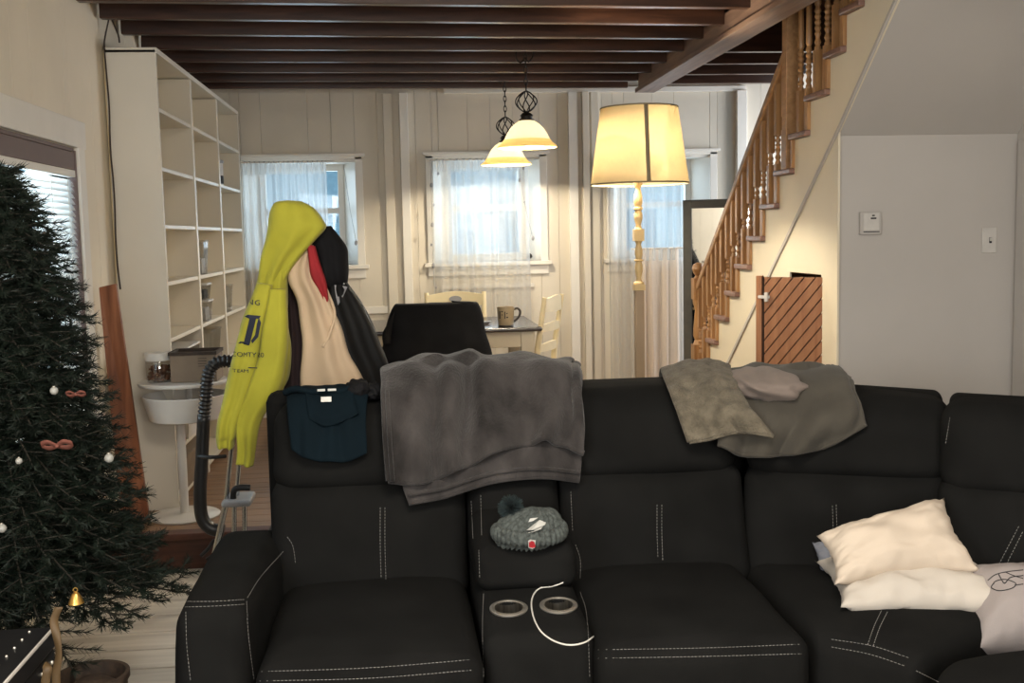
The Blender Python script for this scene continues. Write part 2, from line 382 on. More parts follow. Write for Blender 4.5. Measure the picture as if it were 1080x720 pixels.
# puffy rounded hexahedron (cushions): eight corners, rounding radius, bulge per axis
def puff(cor, r, bulge=(0, 0, 0), n=14, wob=0.0, seed=0):
    """cor: 8 points, index bit0 = x side, bit1 = y side, bit2 = z side; r in metres"""
    C8 = [Vector(c) for c in cor]
    dim = [((C8[1] - C8[0]).length + (C8[7] - C8[6]).length) / 2, ((C8[2] - C8[0]).length + (C8[7] - C8[5]).length) / 2, ((C8[4] - C8[0]).length + (C8[7] - C8[3]).length) / 2]
    h = [d / 2 for d in dim]; r = min(r, min(h) * 0.98)
    def sp(i, hh):
        # denser near the edges
        k = 4
        q = r / hh
        if i <= k: return -1 + q * (i / k)
        if i >= n - k: return 1 - q * ((n - i) / k)
        return -1 + q + (2 - 2 * q) * (i - k) / (n - 2 * k)
    bm = bmesh.new(); cache = {}
    def vert(a):
        key = tuple(a)
        if key in cache: return cache[key]
        p = Vector([sp(a[i], h[i]) * h[i] for i in range(3)])
        q = Vector([max(-(h[i] - r), min(h[i] - r, p[i])) for i in range(3)])
        d = p - q
        pos = q + d.normalized() * r if d.length > 1e-9 else p
        t = [pos[i] / h[i] for i in range(3)]
        for i in range(3):
            if bulge[i]:
                j, k = (i + 1) % 3, (i + 2) % 3
                pos[i] += t[i] * bulge[i] * max(0, 1 - t[j] ** 4) * max(0, 1 - t[k] ** 4)
        t = [(pos[i] / h[i] + 1) / 2 for i in range(3)]
        w = Vector((0, 0, 0))
        for c in range(8):
            f = (t[0] if c & 1 else 1 - t[0]) * (t[1] if c & 2 else 1 - t[1]) * (t[2] if c & 4 else 1 - t[2]); w += f * C8[c]
        if wob: w += wob * noise.noise_vector(w * 5 + Vector((seed, 0, 0)))
        cache[key] = bm.verts.new(w); return cache[key]
    for ax in range(3):
        b, c = (ax + 1) % 3, (ax + 2) % 3
        for side in (0, n):
            for i in range(n):
                for j in range(n):
                    q = []
                    for (di, dj) in ((0, 0), (1, 0), (1, 1), (0, 1)):
                        a = [0, 0, 0]; a[ax] = side; a[b] = i + di; a[c] = j + dj; q.append(vert(a))
                    if side == 0: q.reverse()
                    bm.faces.new(q)
    return bm
def hexa(x0, x1, y0, y1, z0, z1):
    return [(x1 if i & 1 else x0, y1 if i & 2 else y0, z1 if i & 4 else z0) for i in range(8)]
def text_mesh(txt, size):
    c = bpy.data.curves.new('t', 'FONT'); c.body = txt; c.size = size; c.align_x = 'CENTER'; c.align_y = 'CENTER'; c.resolution_u = 3
    o = link(bpy.data.objects.new('t', c)); dg = bpy.context.evaluated_depsgraph_get()
    me = bpy.data.meshes.new_from_object(o.evaluated_get(dg)); bpy.data.objects.remove(o); return me

# ------------------------------------------------------------------ THE SETTING
YB = 8.25; XL = -1.38; UF = 0.17; YS = 5.02; XS = 1.95; XR = 2.80; YT = 4.72; ZC = 2.78
# floors
bm = bmesh.new(); y = -3.0; k = 0
while y < YS:
    w = 0.185; add_box(bm, (XL - 0.1, y, -0.06), (XR + 0.1, min(y + w - 0.013, YS), 0.0)); y += w
struct('floor_living', bm, M['floorboard'], 'whitewashed wide floor boards of the living room', 'floor', bevel=0.003)
struct('floor_subfloor', boxes(((XL - 0.1, -3.0, -0.12), (XR + 0.1, YS + 0.2, -0.061))), M['doordark'], 'dark underside below the living room boards', 'floor')
bm = bmesh.new(); y = YS + 0.03
while y < YB + 0.3:
    add_box(bm, (XL - 0.1, y, UF - 0.04), (4.2, min(y + 0.117, YB + 0.3), UF)); y += 0.12
struct('floor_dining', bm, M['upfloor'], 'raised brown wooden floor of the dining area', 'floor', bevel=0.002)
bm = boxes(((XL, YS, -0.06), (XS, YS + 0.03, UF - 0.03)), ((XL, YS - 0.025, UF - 0.03), (XS, YS + 0.06, UF + 0.001)))
struct('trim_step', bm, M['riser'], 'dark red brown wooden step up to the dining area', 'step', bevel=0.004)

# back wall of vertical boards around three deep windows
WZ0, WZ1 = 1.30, 2.08
WIN = [(-1.13, -0.30), (0.27, 1.08), (1.64, 2.40)]
edges = [XL - 0.1]
cuts = sorted([e for w in WIN for e in w])
x = XL - 0.1
while x < 4.2:
    x += random.choice((0.17, 0.22, 0.28, 0.34))
    if all(abs(x - c) > 0.05 for c in cuts): edges.append(min(x, 4.2))
edges = sorted(set(edges + cuts))
bm = bmesh.new()
for a, b in zip(edges, edges[1:]):
    g = 0.0008; mid = (a + b) / 2; inside = any(w0 < mid < w1 for w0, w1 in WIN)
    dy = random.uniform(0, 0.0025)
    if inside:
        add_box(bm, (a + g, YB + dy, UF), (b - g, YB + 0.02, WZ0)); add_box(bm, (a + g, YB + dy, WZ1), (b - g, YB + 0.02, ZC))
    else: add_box(bm, (a + g, YB + dy, UF), (b - g, YB + 0.02, ZC))
struct('wall_back', bm, M['wall_cream'], 'cream painted vertical board wall behind the dining table', 'wall', bevel=0.0015)
bm = bmesh.new(); xs = [XL - 0.1] + cuts + [4.2]
for i, (a, b) in enumerate(zip(xs, xs[1:])):
    if i % 2: add_box(bm, (a, YB + 0.021, UF), (b, YB + 0.28, WZ0)); add_box(bm, (a, YB + 0.021, WZ1), (b, YB + 0.28, ZC))
    else: add_box(bm, (a, YB + 0.021, UF), (b, YB + 0.28, ZC))
struct('wall_back_masonry', bm, M['trim'], 'thick wall core behind the painted boards', 'wall')
# pilasters, cornice and corner boards of the back wall
def vboard(name, x0, x1, d, label, m='trim'):
    struct(name, boxes(((x0, YB - d, UF), (x1, YB, 2.56))), M[m], label, 'trim', bevel=0.004)
vboard('trim_1', -0.085, -0.015, 0.030, 'left board of the vertical casing between left and middle windows', 'wall_cream')
vboard('trim_2', 0.035, 0.10, 0.045, 'right raised board of the casing between left and middle windows')
vboard('trim_3', 1.30, 1.37, 0.035, 'left board of the vertical casing between middle window and lamp')
vboard('trim_4', 1.405, 1.455, 0.05, 'raised rib of the casing left of the lamp', 'wall_cream')
vboard('trim_5', 1.475, 1.535, 0.025, 'right board of the casing left of the lamp', 'wall_cream')
vboard('trim_6', 2.60, 2.68, 0.05, 'white corner board right of the right window')
struct('trim_cornice', boxes(((0.37, YB - 0.03, 2.555), (2.68, YB, 2.595))), M['trim'], 'white strip along the top of the back wall', 'trim', bevel=0.003)
struct('trim_rail', boxes(((-0.45, YB - 0.018, 0.93), (-0.09, YB, 0.985)), ((0.31, YB - 0.02, 1.10), (1.02, YB, 1.13))), M['trim'], 'low horizontal rails of the back wall panelling', 'trim', bevel=0.003)
struct('baseboard_back', boxes(((XL, YB - 0.02, UF), (3.9, YB, UF + 0.12))), M['trim'], 'white baseboard under the windows', 'baseboard', bevel=0.003)

# dining windows: splayed white jambs, sash, glass, casing, sill
def dining_window(n, x0, x1, label):
    root = thing('window_%d' % n, ((x0 + x1) / 2, YB, WZ0), label, 'window'); root['kind'] = 'structure'
    yb = YB + 0.20; s = 0.10
    bm = bmesh.new()
    for xa, xb in ((x0, x0 + s), (x1, x1 - s)):     # splayed side jambs
        poly = [(xa, YB - 0.002), (xb, yb), (xb + (0.02 if xb > xa else -0.02) * 0, yb + 0.02), (xa, yb + 0.02)]
        add_prism(bm, poly, 'z', WZ0, WZ1)
    add_box(bm, (x0, YB - 0.002, WZ1 - 0.02), (x1, yb, WZ1)); 
    struct('window_jamb', bm, M['trim'], '', '', root)
    bm = bmesh.new(); c = 0.052
    for xa, xb in ((x0 - c, x0 + 0.004), (x1 - 0.004, x1 + c)): add_box(bm, (xa, YB - 0.022, WZ0 - 0.02), (xb, YB - 0.0005, WZ1 + 0.02))
    add_box(bm, (x0 - c, YB - 0.022, WZ1), (x1 + c, YB - 0.0005, WZ1 + 0.03)); add_box(bm, (x0 - c - 0.02, YB - 0.04, WZ1 + 0.025), (x1 + c + 0.02, YB - 0.0005, WZ1 + 0.045))
    struct('window_casing', bm, M['trim'], '', '', root, bevel=0.003)
    bm = boxes(((x0 - c - 0.025, YB - 0.05, WZ0 - 0.03), (x1 + c + 0.025, yb, WZ0)), ((x0 - c, YB - 0.018, WZ0 - 0.10), (x1 + c, YB - 0.0005, WZ0 - 0.03)))
    struct('window_sill', bm, M['trim'], '', '', root, bevel=0.003)
    a, b = x0 + s, x1 - s; zm = (WZ0 + WZ1) / 2 + 0.02; f = 0.045
    bm = boxes(((a, yb - 0.005, WZ0), (a + f, yb + 0.04, WZ1)), ((b - f, yb - 0.005, WZ0), (b, yb + 0.04, WZ1)),
               ((a, yb - 0.004, WZ0), (b, yb + 0.04, WZ0 + 0.06)), ((a, yb - 0.004, WZ1 - 0.07), (b, yb + 0.04, WZ1)), ((a, yb - 0.003, zm - 0.02), (b, yb + 0.04, zm + 0.022)))
    struct('window_sash', bm, M['trim'], '', '', root, bevel=0.003)
    struct('window_pane', boxes(((a + 0.02, yb + 0.016, WZ0 + 0.02), (b - 0.02, yb + 0.019, WZ1 - 0.02))), M['glass'], '', '', root)
dining_window(1, *WIN[0], 'left dining window behind the yellow hoodie')
dining_window(2, *WIN[1], 'middle dining window behind the pendant lamps')
dining_window(3, *WIN[2], 'right dining window behind the floor lamp')

# left wall with the living room window
LW = (3.88, 4.90, 0.80, 1.90)
bm = bmesh.new(); ys = [-3.1]
y = -3.1
while y < YB + 0.3:
    y += random.choice((0.22, 0.3, 0.41)); ys.append(min(y, YB + 0.3))
ys = sorted(set([q for q in ys if abs(q - LW[0]) > 0.06 and abs(q - LW[1]) > 0.06] + [LW[0], LW[1]]))
for a, b in zip(ys, ys[1:]):
    g = 0.0009
    if LW[0] - 0.01 <= a and b <= LW[1] + 0.01:
        add_box(bm, (XL - 0.02, a + g, -0.05), (XL, b - g, LW[2])); add_box(bm, (XL - 0.02, a + g, LW[3]), (XL, b - g, ZC))
    else: add_box(bm, (XL - 0.02, a + g, -0.05), (XL, b - g, ZC))
struct('wall_left', bm, M['wall_left'], 'warm cream board wall beside the tree', 'wall', bevel=0.001)
bm = boxes(((XL - 0.2, -3.1, -0.05), (XL - 0.021, LW[0], ZC)), ((XL - 0.2, LW[1], -0.05), (XL - 0.021, YB + 0.3, ZC)),
           ((XL - 0.2, LW[0], -0.05), (XL - 0.021, LW[1], LW[2])), ((XL - 0.2, LW[0], LW[3]), (XL - 0.021, LW[1], ZC)))
struct('wall_left_core', bm, M['wall_left'], 'core of the left wall', 'wall')
root = thing('window_4', (XL, 4.4, LW[2]), 'living room window with blinds beside the tree', 'window'); root['kind'] = 'structure'
c = 0.12
bm = boxes(((XL - 0.0, LW[1] + 0.014, LW[2] - 0.1), (XL + 0.022, LW[1] + 0.11, LW[3] + 0.13)), ((XL, LW[0] - c, LW[2] - 0.1), (XL + 0.022, LW[0], LW[3] + 0.13)),
           ((XL, LW[0] - c, LW[3] + 0.012), (XL + 0.024, LW[1] + 0.13, LW[3] + 0.13)), ((XL, LW[0] - c, LW[2] - 0.1), (XL + 0.04, LW[1] + c, LW[2])))
struct('window_casing', bm, M['trim'], '', '', root, bevel=0.004)
bm = boxes(((XL - 0.13, LW[1], LW[2]), (XL + 0.010, LW[1] + 0.014, LW[3])), ((XL - 0.13, LW[0] - 0.03, LW[2]), (XL + 0.004, LW[0], LW[3])),
           ((XL - 0.13, LW[0], LW[3] - 0.006), (XL + 0.004, LW[1], LW[3] + 0.01)))
struct('window_jamb', bm, M['mauvewood'], '', '', root, bevel=0.002)
zm = 1.35; x0 = XL - 0.12
bm = boxes(((x0, LW[0], LW[2]), (x0 + 0.03, LW[0] + 0.05, LW[3])), ((x0, LW[1] - 0.05, LW[2]), (x0 + 0.03, LW[1], LW[3])),
           ((x0, LW[0], LW[2]), (x0 + 0.03, LW[1], LW[2] + 0.06)), ((x0, LW[0], LW[3] - 0.05), (x0 + 0.03, LW[1], LW[3])), ((x0, LW[0], zm - 0.02), (x0 + 0.03, LW[1], zm + 0.02)))
struct('window_sash', bm, M['trim'], '', '', root, bevel=0.002)
struct('window_pane', boxes(((x0 + 0.012, LW[0] + 0.02, LW[2] + 0.02), (x0 + 0.015, LW[1] - 0.02, LW[3] - 0.02))), M['glass'], '', '', root)

# venetian blind: head rail, slats, ladder cords
root = thing('venetian_blind', (XL - 0.03, 4.4, LW[2]), 'white slatted venetian blind in the window beside the tree', 'blind')
obj('head_board', boxes(((XL - 0.012, LW[0] + 0.005, LW[3] - 0.084), (XL + 0.006, LW[1] - 0.002, LW[3] - 0.008))), M['mauvewood'], root, bevel=0.002)['label'] = 'mauve brown head board'
obj('head_rail', boxes(((XL - 0.03, LW[0] + 0.01, LW[3] - 0.115), (XL + 0.008, LW[1] - 0.006, LW[3] - 0.085))), M['trim'], root, bevel=0.003)
bm = bmesh.new(); z = LW[3] - 0.14
while z > LW[2] + 0.03:
    pts = []
    for (dx, dz) in ((-0.009, 0.0155), (0.001, 0.001), (0.009, -0.0145)): pts.append((XL - 0.010 + dx, dz))
    A = [[bm.verts.new((px_, yy, z + dz)) for px_, dz in pts] for yy in (LW[0] + 0.006, LW[1] - 0.006)]
    for i in range(2): bm.faces.new((A[0][i], A[0][i + 1], A[1][i + 1], A[1][i]))
    z -= 0.0255
o = obj('slats', bm, M['slat'], root, solid=0.002)
for yy in (LW[0] + 0.2, LW[1] - 0.13, LW[1] - 0.35): obj('ladder_cord', tube([(XL + 0.010, yy, LW[3] - 0.12), (XL + 0.010, yy, LW[2] + 0.05)], 0.0012, 5), M['trim'], root)

# right side: stair wall, recess wall, soffit, outer walls
P = [(6.713, .662), (6.526, .822), (6.305, .983), (6.11, 1.142), (5.889, 1.306), (5.669, 1.465), (5.451, 1.633), (5.237, 1.797), (5.034, 1.963), (4.80, 2.123), (4.623, 2.282), (4.44, 2.439)]
RUN, RISE = 0.2035, 0.1615
steps = [(6.713 + RUN * k, .662 - RISE * k) for k in (3, 2, 1)] + P + [(4.44 - RUN * k, 2.439 + RISE * k) for k in (1, 2, 3, 4)]
steps = [s for s in steps if s[1] > UF + 0.02]
# stepped outline (riser k stands at Y_k and rises from z_k to z_k+1)
poly = [(steps[0][0] + RUN, UF)]
zprev = UF
poly.append((steps[0][0] + RUN, steps[0][1] - 0.03))
for (yk, zk), nx in zip(steps, steps[1:]):
    poly.append((yk + 0.0, zk - 0.03)); poly.append((yk, nx[1] - 0.03))
yl, zl = steps[-1]
sof = lambda Y: 1.905 + (YT - Y) * 0.797
poly += [(yl, zl - 0.03), (yl, sof(yl)), (YT - 0.02, sof(YT - 0.02)), (YT - 0.02, 0.0), (4.885, 0.0), (4.885, 1.285), (5.30, 1.285), (5.30, 0.0), (YS + 0.35, 0.0), (YS + 0.35, UF)]
struct('wall_stair', prism(poly, 'x', XS, XS + 0.010), M['stairwall'], 'cream side wall of the staircase', 'wall')
struct('wall_recess', boxes(((XS + 0.0105, YT, 0.0), (XR, YT + 0.06, 1.93))), M['plaster'], 'plain grey white wall under the stairs', 'wall')
sp = [(YT + 0.04, sof(YT + 0.04)), (YT - 2.2, sof(YT - 2.2)), (YT - 2.2, sof(YT - 2.2) + 0.05), (YT + 0.04, sof(YT + 0.04) + 0.05)]
struct('ceiling_soffit', prism(sp, 'x', XS + 0.0105, XR), M['plaster'], 'sloping grey white underside of the stairs', 'ceiling')
struct('wall_right', boxes(((XR + 0.0005, -3.1, -0.05), (XR + 0.1, 6.6, 5.2)), ((4.2, 6.6, -0.05), (4.3, YB + 0.3, 5.2))), M['plaster'], 'grey white wall at the right edge', 'wall')
struct('trim_corner', boxes(((XR - 0.016, YT - 0.13, 0.0), (XR, YT - 0.03, 1.87))), M['plaster'], 'flat casing board at the right edge of the recess', 'trim', bevel=0.003)
p0, p1 = (6.39, .655), (YT - 0.03, 1.93)
p2 = (3.7, sof(3.7) + .012)
d = 0.012
struct('trim_string', prism([(p0[0], p0[1] - d), (p1[0], p1[1] - d), (p2[0], p2[1] - d), (p2[0], p2[1] + d), (p1[0], p1[1] + d), (p0[0], p0[1] + d)], 'x', XS - 0.010, XS - 0.0005), M['plaster'], 'thin grey molding following the stair slope', 'trim', bevel=0.002)
# ceilings: dark boards over the dining joists, plaster over the living room, an opening over the stairs
struct('ceiling_dining', boxes(((XL - 0.1, 4.6, ZC), (XS - 0.08, YB + 0.3, ZC + 0.06)), ((XS - 0.08, 6.35, ZC), (4.2, YB + 0.3, ZC + 0.06))), M['deck'], 'dark wooden ceiling boards above the joists', 'ceiling')
struct('ceiling_living', boxes(((XL - 0.1, -3.1, ZC), (XS - 0.08, 4.6, ZC + 0.06)), ((XS - 0.08, -3.1, ZC), (XR + 0.1, 2.2, ZC + 0.06))), M['plaster'], 'white living room ceiling', 'ceiling')
struct('wall_upper', boxes(((XS - 0.14, 2.2, ZC + 0.061), (XS - 0.08, 6.35, 5.2)), ((XS - 0.08, 6.35, ZC + 0.061), (XR, 6.41, 5.2)), ((XS - 0.08, 2.14, ZC + 0.061), (XR, 2.2, 5.2))), M['plaster'], 'upper walls around the stair opening', 'wall')
struct('ceiling_upper', boxes(((XS - 0.14, 2.1, 5.2), (XR + 0.1, 6.5, 5.26))), M['plaster'], 'upper ceiling over the stairs', 'ceiling')
# living room behind the photographer: rear wall with a wide window
bm = boxes(((XL - 0.1, -2.1, -0.05), (0.0, -2.0, ZC)), ((1.9, -2.1, -0.05), (XR + 0.1, -2.0, ZC)), ((0.0, -2.1, -0.05), (1.9, -2.0, 1.1)), ((0.0, -2.1, 2.35), (1.9, -2.0, ZC)))
struct('wall_rear', bm, M['plaster'], 'rear living room wall behind the photographer', 'wall')

# ceiling joists: each its own beam
JY = [(3, 7), (21, 25), (37, 40), (52, 53.5), (65, 65.5), (76, 76), (85.5, 85), (93, 92)]
for i, (yl_, yr_) in enumerate(JY):
    a, b = atz(300, yl_, 2.55), atz(700, yr_, 2.55)
    dirv = (b - a); dirv /= dirv.x
    A = a + dirv * (XL + 0.02 - a.x); B = a + dirv * (1.70 - a.x)
    if B.y > YB - 0.07: B.y = YB - 0.07
    if A.y > YB - 0.07: A.y = YB - 0.07
    t = 0.05
    poly = [(A.x, A.y), (B.x, B.y), (B.x, B.y + t), (A.x, A.y + t)]
    nm = ['nearest', 'second nearest', 'third', 'fourth', 'fifth', 'sixth', 'seventh', 'last'][i]
    o = obj('ceiling_beam', prism(poly, 'z', 2.55, ZC - 0.001), M['joist'], smooth=False, bevel=0.004)
    tag(o, '%s dark stained ceiling joist counted from the living room towards the windows' % nm if i not in (0, 7) else ('nearest dark ceiling joist, cut by the top of the photo' if i == 0 else 'last dark ceiling joist, right against the window wall'), 'beam', 'ceiling joists', 'structure')
# trimmer joists right of the header
for i, yy in enumerate((6.40, 6.85, 7.3, 7.75)):
    o = obj('ceiling_beam', boxes(((1.87, yy, 2.55), (XR - 0.002, yy + 0.05, ZC - 0.001))), M['joist'], smooth=False, bevel=0.004)
    tag(o, ['short joist at the near edge of the stair opening', 'short joist second from the stair opening, right of the header', 'short joist third from the stair opening, right of the header', 'short joist nearest the window wall, right of the header'][i], 'beam', 'short joists right of the header', 'structure')
o = obj('ceiling_beam', boxes(((1.70, 2.2, 2.60), (1.74, 7.6, ZC - 0.001)), ((1.68, 2.2, 2.47), (1.82, 7.62, 2.50)), ((1.70, 2.2, 2.50), (1.80, 7.6, ZC - 0.001))), M['header'], smooth=False, bevel=0.004)
tag(o, 'grey brown header beam running back beside the stairs', 'beam', kind='structure')

# outside: ground, a pale blue house seen through the dining windows
struct('ground_outside', boxes(((-30, YB + 0.4, -0.6), (30, 60, -0.5))), M['snow'], 'pale ground outside', 'ground')
def house(x0, x1, y, zt, label, wins):
    root = thing('house', ((x0 + x1) / 2, y, -0.5), label, 'house')
    bm = bmesh.new(); z = -0.5
    while z < zt:
        add_box(bm, (x0, y, z), (x1, y + 5, z + 0.145)); add_box(bm, (x0, y - 0.012, z), (x1, y, z + 0.02)); z += 0.15
    obj('siding', bm, M['siding'], root, smooth=False)
    rp = [(y - 0.4, zt), (y + 5.4, zt), (y + 2.5, zt + 2.0)]
    obj('roof', prism(rp, 'x', x0 - 0.3, x1 + 0.3), M['roofgrey'], root, smooth=False)
    for (wx, wz, w, h) in wins:
        fr = obj('window', boxes(((wx - w / 2 - .08, y - 0.03, wz - .08), (wx + w / 2 + .08, y - 0.013, wz + h + .08))), M['sidingwhite'], root, smooth=False)
        obj('window_glass', boxes(((wx - w / 2, y - 0.036, wz), (wx - 0.02, y - 0.031, wz + h)), ((wx + 0.02, y - 0.036, wz), (wx + w / 2, y - 0.031, wz + h))), M['houseglass'], fr, smooth=False)
house(-3.6, 2.2, 17.0, 1.85, 'pale blue house with white trimmed windows seen through the middle window', [(-1.6, 0.6, 0.8, 1.0), (0.85, 0.85, 0.7, 0.75), (1.75, 0.3, .4, 1.5)])
house(3.2, 9.0, 19.0, 2.6, 'second pale house seen through the right window', [(4.2, 0.8, 0.7, 1.1), (5.6, 0.8, 0.7, 1.1)])
# ------------------------------------------------------------------ STAIRCASE (treads, risers, turned balusters, rails, posts)
stair = thing('staircase', (XS + 0.4, 6.9, UF), 'wooden staircase with turned balusters rising towards the viewer on the right', 'staircase')
XT = XS - 0.028
zs = [s for s in steps]
for i, (yk, zk) in enumerate(zs):
    yn = yk + (RUN if i == 0 else (zs[i - 1][0] - yk))
    o = obj('tread', boxes(((XT, yk - 0.004, zk - 0.028), (XR - 0.002, yn + 0.022, zk))), M['tread'], stair, bevel=0.006)
    if i + 1 < len(zs):
        obj('riser', boxes(((XT + 0.012, yk - 0.006, zk + 0.0005), (XR - 0.002, yk + 0.016, zs[i + 1][1] - 0.029))), M['oak'], stair, bevel=0.002)
y0, z0 = zs[0]
obj('riser', boxes(((XT + 0.012, y0 + RUN - 0.006, UF), (XR - 0.002, y0 + RUN + 0.016, z0 - 0.029))), M['oak'], stair, bevel=0.002)
def baluster(x, y, zb, zt):
    bm = bmesh.new(); h = zt - zb; s = 0.017
    lo, hi = 0.20, 0.26
    add_box(bm, (x - s, y - s, zb), (x + s, y + s, zb + lo)); add_box(bm, (x - s, y - s, zt - hi), (x + s, y + s, zt + 0.0))
    t0, t1 = zb + lo, zt - hi; L = t1 - t0
    prof = [(0.016, t0), (0.016, t0 + .01), (0.010, t0 + .02), (0.0165, t0 + .035), (0.010, t0 + .05)]
    for k in range(5):
        c = t0 + .06 + k * .026; prof += [(0.0105, c), (0.016, c + .013)]
    prof += [(0.010, t0 + .195), (0.0165, t0 + .21), (0.0155, t0 + .23), (0.0105, t1 - .06), (0.010, t1 - .045), (0.016, t1 - .03), (0.010, t1 - .015), (0.016, t1 - .004), (0.016, t1)]
    prof = [p for p in prof if p[1] <= t1 + 1e-6]; prof.sort(key=lambda p: p[1])
    add_lathe(bm, prof, x, y, 8)
    return bm
XB = XS + 0.012
railz = lambda Y: 1.148 + (6.97 - Y) * 0.7605
rail2 = lambda Y: 2.52 + (5.33 - Y) * 0.795
for i, (yk, zk) in enumerate(zs):
    yn = yk + (RUN if i == 0 else (zs[i - 1][0] - yk)); w = yn - yk
    for f in (0.25, 0.75):
        yb = yk + w * f
        if yb > 6.98 or abs(yb - 5.33) < 0.045: continue
        zt = railz(yb) - 0.02 if yb > 5.33 else rail2(yb) + 0.35
        if zt - zk < 0.35: continue
        obj('baluster', baluster(XB, yb, zk, zt), M['oak'], stair, ang=30)
# handrails: lower one between newel and upper post, upper one beyond it
def railbar(name, Y0, Z0, Y1, Z1, w, h, m):
    poly = [(Y0, Z0 - h / 2), (Y1, Z1 - h / 2), (Y1, Z1 + h / 2), (Y0, Z0 + h / 2)]
    return obj(name, prism(poly, 'x', XB - w / 2, XB + w / 2), m, stair, bevel=0.010)
railbar('handrail', 7.0, railz(7.0), 5.34, railz(5.34), 0.05, 0.062, M['oakrail'])
railbar('handrail', 5.31, rail2(5.31) + 0.37, 4.0, rail2(4.0) + 0.37, 0.05, 0.062, M['oakrail'])
obj('post', boxes(((XB - 0.032, 5.30, 1.797), (XB + 0.032, 5.364, 2.95))), M['oakrail'], stair, bevel=0.004)
bm = boxes(((XB - 0.04, 6.985, UF), (XB + 0.04, 7.065, 0.75)), ((XB - 0.038, 6.987, 1.05), (XB + 0.038, 7.063, 1.19)))
add_lathe(bm, [(0.037, 0.75), (0.025, 0.78), (0.036, 0.81), (0.034, 0.86), (0.022, 0.98), (0.036, 1.02), (0.037, 1.05)], XB, 7.025, 14)
add_lathe(bm, [(0.03, 1.19), (0.02, 1.205), (0.034, 1.225), (0.042, 1.25), (0.034, 1.278), (0.015, 1.29), (0.0, 1.292)], XB, 7.025, 14)
obj('newel_post', bm, M['oak'], stair, ang=30)

# cupboard door of diagonal planks, standing ajar under the stairs
hinge = at(867.5, 340, 4.87); free = at(806, 340, 5.06)
dx = Vector((free.x - hinge.x, free.y - hinge.y, 0)); dw = dx.length; dx.normalize(); dn = Vector((-dx.y, dx.x, 0))
if dn.y > 0: dn = -dn
MT = Matrix(((dx.x, -dn.x, 0, hinge.x), (dx.y, -dn.y, 0, hinge.y), (0, 0, 1, 0), (0, 0, 0, 1)))   # local x: hinge -> free edge, y: into the cupboard
def clip(poly, f):
    out = []
    for i in range(len(poly)):
        a, b = poly[i], poly[(i + 1) % len(poly)]; fa, fb = f(a), f(b)
        if fa >= 0: out.append(a)
        if fa * fb < 0: t = fa / (fa - fb); out.append((a[0] + (b[0] - a[0]) * t, a[1] + (b[1] - a[1]) * t))
    return out
door = thing('cupboard_door', tuple(hinge[:2]) + (0.18,), 'small orange brown door of diagonal planks ajar under the stairs', 'door')
ZD0, ZD1 = 0.18, 1.272
bm = bmesh.new(); pitch = 0.042
for k in range(-30, 40):
    lo, hi = k * pitch + 0.0028, (k + 1) * pitch - 0.0028
    q = [(0, ZD0), (dw, ZD0), (dw, ZD1), (0, ZD1)]
    g = lambda p: (p[0] * 0.77 + p[1] * 0.64)
    q = clip(q, lambda p: g(p) - lo); q = clip(q, lambda p: hi - g(p)) if len(q) > 2 else q
    if len(q) > 2: add_prism(bm, q, 'y', 0.0, 0.012)
for v in bm.verts: v.co = MT @ v.co
obj('planks', bm, M['door'], door, smooth=False, bevel=0.0015)
obj('backing', boxes(((0, 0.0105, ZD0), (dw, 0.028, ZD1)), mt=MT), M['doordark'], door, smooth=False)
obj('stile', boxes(((dw + 0.022, 0.02, ZD0), (dw + 0.052, 0.05, ZD1 + 0.006)), mt=MT), M['door'], door, bevel=0.003)
obj('gap_shade', boxes(((dw, 0.034, ZD0), (dw + 0.022, 0.046, ZD1)), mt=MT), M['doordark'], door, smooth=False)  # not a board: dark strip coloured as the shadowed gap between door and stile
obj('latch', boxes(((dw - 0.03, -0.012, 1.17), (dw + 0.028, 0.0, 1.185)), ((dw - 0.022, -0.016, 1.155), (dw - 0.005, 0.001, 1.20)), mt=MT), M['whiteplastic'], door, bevel=0.003)

# thermostat and light switch on the recess wall
a, b = at(905.5, 223.5, YT), at(927.5, 247, YT)
th = thing('thermostat', ((a.x + b.x) / 2, YT, b.z), 'square white thermostat on the wall under the stairs', 'thermostat')
obj('body', boxes(((a.x, YT - 0.022, b.z), (b.x, YT - 0.0005, a.z))), M['plaster'], th, bevel=0.004)
obj('face_plate', boxes(((a.x + 0.012, YT - 0.027, b.z + 0.018), (b.x - 0.012, YT - 0.0222, a.z - 0.006))), M['lidwhite'], th, bevel=0.003)
cx = (a.x + b.x) / 2 + 0.008; w = b.x - a.x
obj('display', boxes(((cx - 0.012, YT - 0.0282, a.z - 0.033), (cx + 0.014, YT - 0.0272, a.z - 0.026)), ((cx - 0.006, YT - 0.0282, a.z - 0.020), (cx + 0.006, YT - 0.0272, a.z - 0.014))), M['ink'], th)
obj('slot', boxes(((a.x + 0.014, YT - 0.024, b.z + 0.010), (b.x - 0.010, YT - 0.0224, b.z + 0.014))), M['ink'], th)
a, b = at(1035.5, 240, YT), at(1050, 266.5, YT)
sw = thing('light_switch', ((a.x + b.x) / 2, YT, b.z), 'white toggle light switch at the right of the recess wall', 'light switch')
obj('plate', boxes(((a.x, YT - 0.008, b.z), (b.x, YT - 0.0005, a.z))), M['lidwhite'], sw, bevel=0.003)
cx, cz = (a.x + b.x) / 2 + .004, (a.z + b.z) / 2
obj('toggle', boxes(((cx - 0.005, YT - 0.022, cz - 0.004), (cx + 0.004, YT - 0.0082, cz + 0.012))), M['lidwhite'], sw, bevel=0.002)
obj('toggle_slot', boxes(((cx - 0.006, YT - 0.0095, cz - 0.013), (cx + 0.006, YT - 0.0081, cz + 0.013))), M['ink'], sw)

